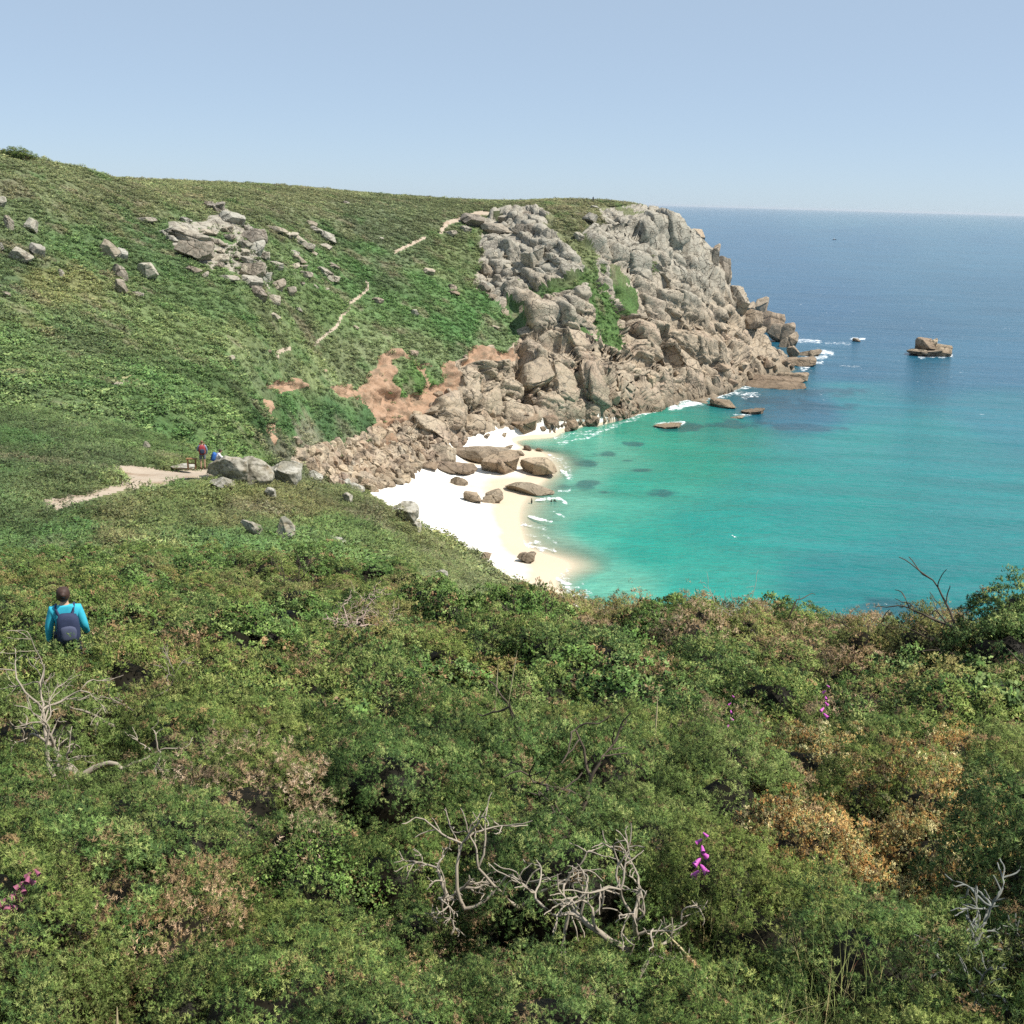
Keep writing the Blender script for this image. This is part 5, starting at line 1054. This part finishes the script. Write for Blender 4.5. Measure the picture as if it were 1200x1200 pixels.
def legs_clothes(nm, mat, J, long=True):
    kl, kr = J['knL'], J['knR']
    if long: return (nm, ['pelvis', 'hipL', 'knL', 'anL', 'hipR', 'knR', 'anR'], [(0, 1), (1, 2), (2, 3), (0, 4), (4, 5), (5, 6)], [(.165, .13), .105, .078, .062, .105, .078, .062], mat)
    return (nm, ['pelvis', 'hipL', tuple(np.array(kl) + (0, 0, .06)), 'hipR', tuple(np.array(kr) + (0, 0, .06))], [(0, 1), (1, 2), (0, 3), (3, 4)], [(.165, .13), .105, .09, .105, .09], mat)
CY = simple('turquoise_fleece', (.04, .42, .55), .8, .12, 25); NAVY = simple('navy_canvas', (.03, .04, .085), .8, .25, 20); NAVYL = simple('grey_blue_canvas', (.075, .085, .14), .8, .25, 20); HAIR = simple('dark_brown_hair', (.055, .03, .022), .6, .5, 30); TROU = simple('dark_trousers', (.03, .035, .05), .8, .2, 20)
def backpack(e, c, sz, mat, mat2, tilt=-.12, strap=True, J=None):
    b = ellip('backpack', c, sz, mat, e, 4, 3, .05, tilt)
    p = ellip('pocket', (c[0], c[1] - sz[1] * .75, c[2] - sz[2] * .22), (sz[0] * .72, sz[1] * .5, sz[2] * .5), mat2, b, 4, 5, .05, tilt)
    for s_ in (-1, 1):
        if strap:
            q = tube_obj('strap', [(s_ * sz[0] * .45, c[1] + .02, c[2] + sz[2] * .75), (s_ * .11, -.13, c[2] + sz[2] * 1.02), (s_ * .125, -.06, c[2] + sz[2] * 1.28), (s_ * .125, .05, c[2] + sz[2] * 1.3), (s_ * .13, .15, c[2] + sz[2] * .9), (s_ * .15, .14, c[2]), (s_ * sz[0] * .9, -.02, c[2] - sz[2] * .7)], [.022] * 7, mat); q.parent = b
    return b
wl = at_r(74, 688, 16.6); gw = wl.z - 1.74
J = joints(elL=(-.245, -.03, 1.12), wrL=(-.25, .06, .88), haL=(-.25, .1, .8), elR=(.25, -.04, 1.12), wrR=(.27, .14, .95), haR=(.24, .2, .9), head=(-.01, .03, 1.6), crown=(-.01, .02, 1.68), anR=(.11, -.12, .12))
def ex1(e):
    ellip('hair', (-.01, -.005, 1.635), (.098, .112, .115), HAIR, e, 2.2, 4, .05); ellip('hair_bun', (-.01, -.12, 1.655), (.045, .04, .045), HAIR, e, 2, 6, .12)
    backpack(e, (.03, -.2, 1.16), (.155, .095, .23), NAVY, NAVYL)
person((wl.x, wl.y, gw), math.atan2(-wl.x, wl.y) * .6 + .12, 'walker in a turquoise jacket with a dark backpack, waist deep in the scrub', J, [top_clothes('jacket', CY, J), legs_clothes('trousers', TROU, J)], ex1)
# bushes the walker wades through
for a_, b_, s_ in ((86, 774, .5), (66, 776, .5), (48, 772, .62), (76, 768, .6), (104, 770, .62), (30, 790, .7), (62, 800, .7), (95, 798, .7), (125, 788, .66), (78, 830, .7), (18, 765, .6), (120, 762, .5)):
    q = at_ground(a_, b_); g_ = gz(q.x, q.y)
    put('gorse_bush', MIDK['fresh' if a_ % 4 else 'green'][a_ % 2], (q.x, q.y, g_), (s_, s_, 1.0 + .04 * math.sin(a_)), (0, 0, a_), 'green gorse bush crowding round the waist of the walker in turquoise', 'gorse bush', 'gorse bushes round the walker')
q = at_r(77, 756, math.hypot(wl.x, wl.y) - .62); put('gorse_bush', MIDK['green'][1], (q.x, q.y, q.z - .58), (.62, .62, .62), (0, 0, 2), 'green gorse bush directly behind the back of the walker in turquoise', 'gorse bush')
q = at_r(60, 775, math.hypot(wl.x, wl.y) - 1.0); put('gorse_bush', MIDK['fresh'][1], (q.x, q.y, q.z - .58), (.62, .62, .62), (0, 0, 4), 'yellow green gorse bush just below the left arm of the walker in turquoise', 'gorse bush')
# hiker standing on the spur
hl = at_r(238, 549.5, 66)
J2 = joints(elL=(-.27, .05, 1.13), wrL=(-.2, .22, 1.05), haL=(-.16, .28, 1.05), elR=(.27, .03, 1.12), wrR=(.24, .1, .88))
GREYT = simple('grey_blue_top', (.22, .26, .33), .8, .2, 20); SHORT = simple('grey_shorts', (.16, .17, .19), .8, .2, 20); REDB = simple('maroon_backpack', (.28, .04, .045), .7, .3, 15); DARKB = simple('slate_pocket', (.03, .04, .07), .7, .3, 15); BOOT = simple('brown_boot', (.14, .07, .04), .8, .3, 20)
def ex2(e):
    ellip('hair', (0, 0, 1.645), (.088, .1, .085), simple('sandy_hair', (.2, .11, .06), .7), e, 2.2, 4, .05); backpack(e, (-.02, -.22, 1.2), (.19, .13, .28), REDB, DARKB)
    for s_ in (-1, 1): ellip('boot', (s_ * .115, .04, .07), (.055, .14, .075), BOOT, e, 2.6, 4, .04)
person(hl, .35, 'hiker in shorts with a maroon backpack standing on the path beside the big boulder', J2, [top_clothes('shirt', GREYT, J2), legs_clothes('shorts', SHORT, J2, False)], ex2)
# hiker crouching behind the boulder
cl_ = at_r(255, 546, 66.5)
J3 = joints(pelvis=(0, -.1, .3), waist=(0, -.06, .45), chest=(.02, .06, .66), neck=(.03, .14, .8), head=(.04, .2, .9), crown=(.04, .22, .98), nose=(.06, .3, .86), shL=(-.16, .08, .72), elL=(-.2, .22, .52), wrL=(-.08, .36, .5), haL=(-.03, .4, .48), shR=(.2, .08, .72), elR=(.24, .24, .52), wrR=(.12, .38, .5), haR=(.07, .42, .48),
            hipL=(-.1, -.06, .27), knL=(-.15, .32, .45), anL=(-.12, .05, .08), toL=(-.13, .2, .04), hipR=(.1, -.06, .27), knR=(.15, .32, .45), anR=(.12, .05, .08), toR=(.13, .2, .04)); J3['ncol'] = (.03, .13, .77)
BLUE = simple('blue_backpack', (.03, .12, .38), .7, .3, 15); WHT = simple('pale_shirt', (.62, .6, .62), .8, .1, 20)
def ex3(e):
    ellip('hair', (.04, .18, .94), (.092, .1, .09), HAIR, e, 2.2, 4, .05); backpack(e, (-.03, -.2, .58), (.18, .13, .27), BLUE, NAVY, -.35, False)
person(cl_, -1.1, 'hiker crouching at the left end of the white topped boulder, with a blue backpack', J3, [top_clothes('shirt', WHT, J3), legs_clothes('trousers', TROU, J3)], ex3)
# lone figure on the headland skyline
fp = hit(695, 238); J4 = joints()
fp = at_r(695, 236.2, 400); person((fp.x, fp.y, fp.z), .4, 'tiny dark figure standing on the skyline of the headland', J4, [top_clothes('coat', TROU, J4), legs_clothes('trousers', TROU, J4)], lambda e: ellip('hair', (0, 0, 1.645), (.09, .1, .085), HAIR, e))
# bathers
WET = simple('black_wetsuit', (.012, .013, .015), .4, .2, 15)
for a_, b_, dz, l in ((623, 589, -.75, 'bather in a black suit standing waist deep in the surf, nearest the beach'), (646, 588, -1.15, 'left of two bathers shoulder deep in the shallows'), (650, 587.5, -1.2, 'right of two bathers shoulder deep in the shallows')):
    q = hit(a_, b_); q = at_r(a_, b_, SEA / azs(a_, b_)[1]); J5 = joints(elL=(-.34, .05, 1.2), wrL=(-.5, .12, 1.22), haL=(-.56, .14, 1.24))
    person((q.x, q.y, SEA + dz), random.uniform(0, 6), l, J5, [top_clothes('wetsuit', WET, J5), legs_clothes('leggings', WET, J5)], lambda e: ellip('hair', (0, -.005, 1.64), (.09, .1, .095), HAIR, e))
# ================================================================ SMALL THINGS
WOOD = simple('brown_wood', (.25, .13, .06), .85, .35, 12)
import bmesh
def box_obj(name, boxes, mat, parent, bev=.01):
    bm = bmesh.new()
    for c, s_ in boxes:
        r_ = bmesh.ops.create_cube(bm, size=1); bmesh.ops.scale(bm, vec=s_, verts=r_['verts']); bmesh.ops.translate(bm, vec=c, verts=r_['verts'])
    bmesh.ops.bevel(bm, geom=bm.edges[:], offset=bev, segments=2, affect='EDGES')
    me = bpy.data.meshes.new(name); bm.to_mesh(me); bm.free(); me.materials.append(mat); o = bpy.data.objects.new(name, me); C.objects.link(o); o.parent = parent; return o
bp_ = at_r(225, 549.5, 66); e = empty('wooden_stile', bp_, .15); tag(e, 'low brown wooden stile beside the footpath, left of the standing hiker', 'stile')
box_obj('step_board', [((0, 0, .62), (.62, .3, .05))], WOOD, e)
for sx in (-.22, .22):
    for sy in (-.1, .1): box_obj('leg', [((sx, sy, .3), (.07, .07, .6))], WOOD, e)
box_obj('cross_rail', [((0, .1, .3), (.37, .04, .06))], WOOD, e)
# fishing boat
bl_ = at_r(978, 281, SEA / azs(978, 281)[1]); L_ = 4.6 * bl_.length / F
e = empty('fishing_boat', (bl_.x, bl_.y, SEA), .25); tag(e, 'tiny fishing boat with a white wheelhouse far out on the sea', 'boat')
hs = []; m_ = 9
for i in range(m_):
    t_ = i / (m_ - 1) * 2 - 1; wdt = .17 * L_ * (1 - max(0, t_) ** 2.2) * (1 - .25 * max(0, -t_) ** 2) + .002; top_ = .13 * L_ * (1 + .45 * max(0, t_) ** 2)
    hs += [(t_ * L_ / 2, -wdt, top_), (t_ * L_ / 2 * .95, -wdt * .7, -.05 * L_), (t_ * L_ / 2 * .95, wdt * .7, -.05 * L_), (t_ * L_ / 2, wdt, top_)]
fq = [(i * 4 + j, (i + 1) * 4 + j, (i + 1) * 4 + j + 1, i * 4 + j + 1) for i in range(m_ - 1) for j in range(3)] + [(i * 4 + 3, (i + 1) * 4 + 3, (i + 1) * 4, i * 4) for i in range(m_ - 1)] + [(0, 1, 2, 3)]
h_ = mesh_np('hull', np.array(hs), np.array(fq), simple('dark_hull', (.03, .06, .1), .5)); h_.parent = e
box_obj('wheelhouse', [((-.12 * L_, 0, .22 * L_), (.26 * L_, .2 * L_, .22 * L_)), ((-.12 * L_, 0, .345 * L_), (.3 * L_, .23 * L_, .03 * L_))], simple('white_paint', (.8, .8, .8), .4), e, .02)
box_obj('mast', [((-.2 * L_, 0, .5 * L_), (.015 * L_, .015 * L_, .35 * L_))], simple('grey_metal', (.4, .4, .4), .4), e, .004)
# gulls
def gull(px, py, r_, span, rz, label, mat):
    p = at_r(px, py, r_); e = empty('gull', p, rz); tag(e, label, 'gull'); e.rotation_euler = (.3, .5, rz)
    ellip('body', (0, 0, 0), (.06 * span, .19 * span, .055 * span), mat, e, 2, 3, .05)
    for s_ in (-1, 1):
        xs = [.02, .2, .36, .5]; z_ = [.01, .08, .07, .02]; f_ = [.07, .07, .03, -.05]; b_ = [-.07, -.06, -.07, -.09]
        v = [(s_ * q * span, f_[k] * span, z_[k] * span + t_) for t_ in (0, .012 * span) for k, q in enumerate(xs)] + [(s_ * q * span, b_[k] * span, z_[k] * span + t_) for t_ in (0, .008 * span) for k, q in enumerate(xs)]
        fs = []
        for k in range(3): fs += [(k, k + 1, 9 + k, 8 + k), (4 + k, 12 + k, 13 + k, 5 + k), (k, 4 + k, 5 + k, k + 1), (8 + k, 9 + k, 13 + k, 12 + k)]
        w_ = mesh_np('wing', np.array(v), np.array(fs), mat, None, True); w_.parent = e
WG = simple('white_feather', (.75, .76, .77), .6); DG = simple('dark_feather', (.05, .05, .055), .7)
gull(860, 629, 150, 1.15, .5, 'white gull gliding over the turquoise water in the middle of the bay', WG)
gull(1038, 708, 140, .8, 1.2, 'white gull over the dark water just above the right of the scrub', WG)
gull(1026, 709, 140, .8, 2.0, 'dark bird beside the white gull above the right of the scrub', DG)
print('done', round(time.time() - T0, 1), len(bpy.data.objects))
# ================================================================ SEA HAZE
zt = 14.0; zb = SEA - 18
hv = [(sx * 72000, sy * 72000, zz_) for zz_ in (zb, zt) for sy in (-1, 1) for sx in (-1, 1)]
hz = mesh_np('haze', np.array(hv), np.array([(0, 2, 3, 1), (4, 5, 7, 6), (0, 1, 5, 4), (2, 6, 7, 3), (0, 4, 6, 2), (1, 3, 7, 5)]))
hz['kind'] = 'stuff'; hz['label'] = 'thin pale sea haze fading the horizon'
m, t = nt('sea_haze'); n = N(t)
pv = n('ShaderNodeVolumePrincipled', {'Color': (.86, .93, 1, 1), 'Density': 2.2e-5, 'Anisotropy': .2})
t.links.new(pv.outputs[0], t.nodes.new('ShaderNodeOutputMaterial').inputs['Volume']); hz.data.materials.append(m)
sc.cycles.volume_bounces = 0
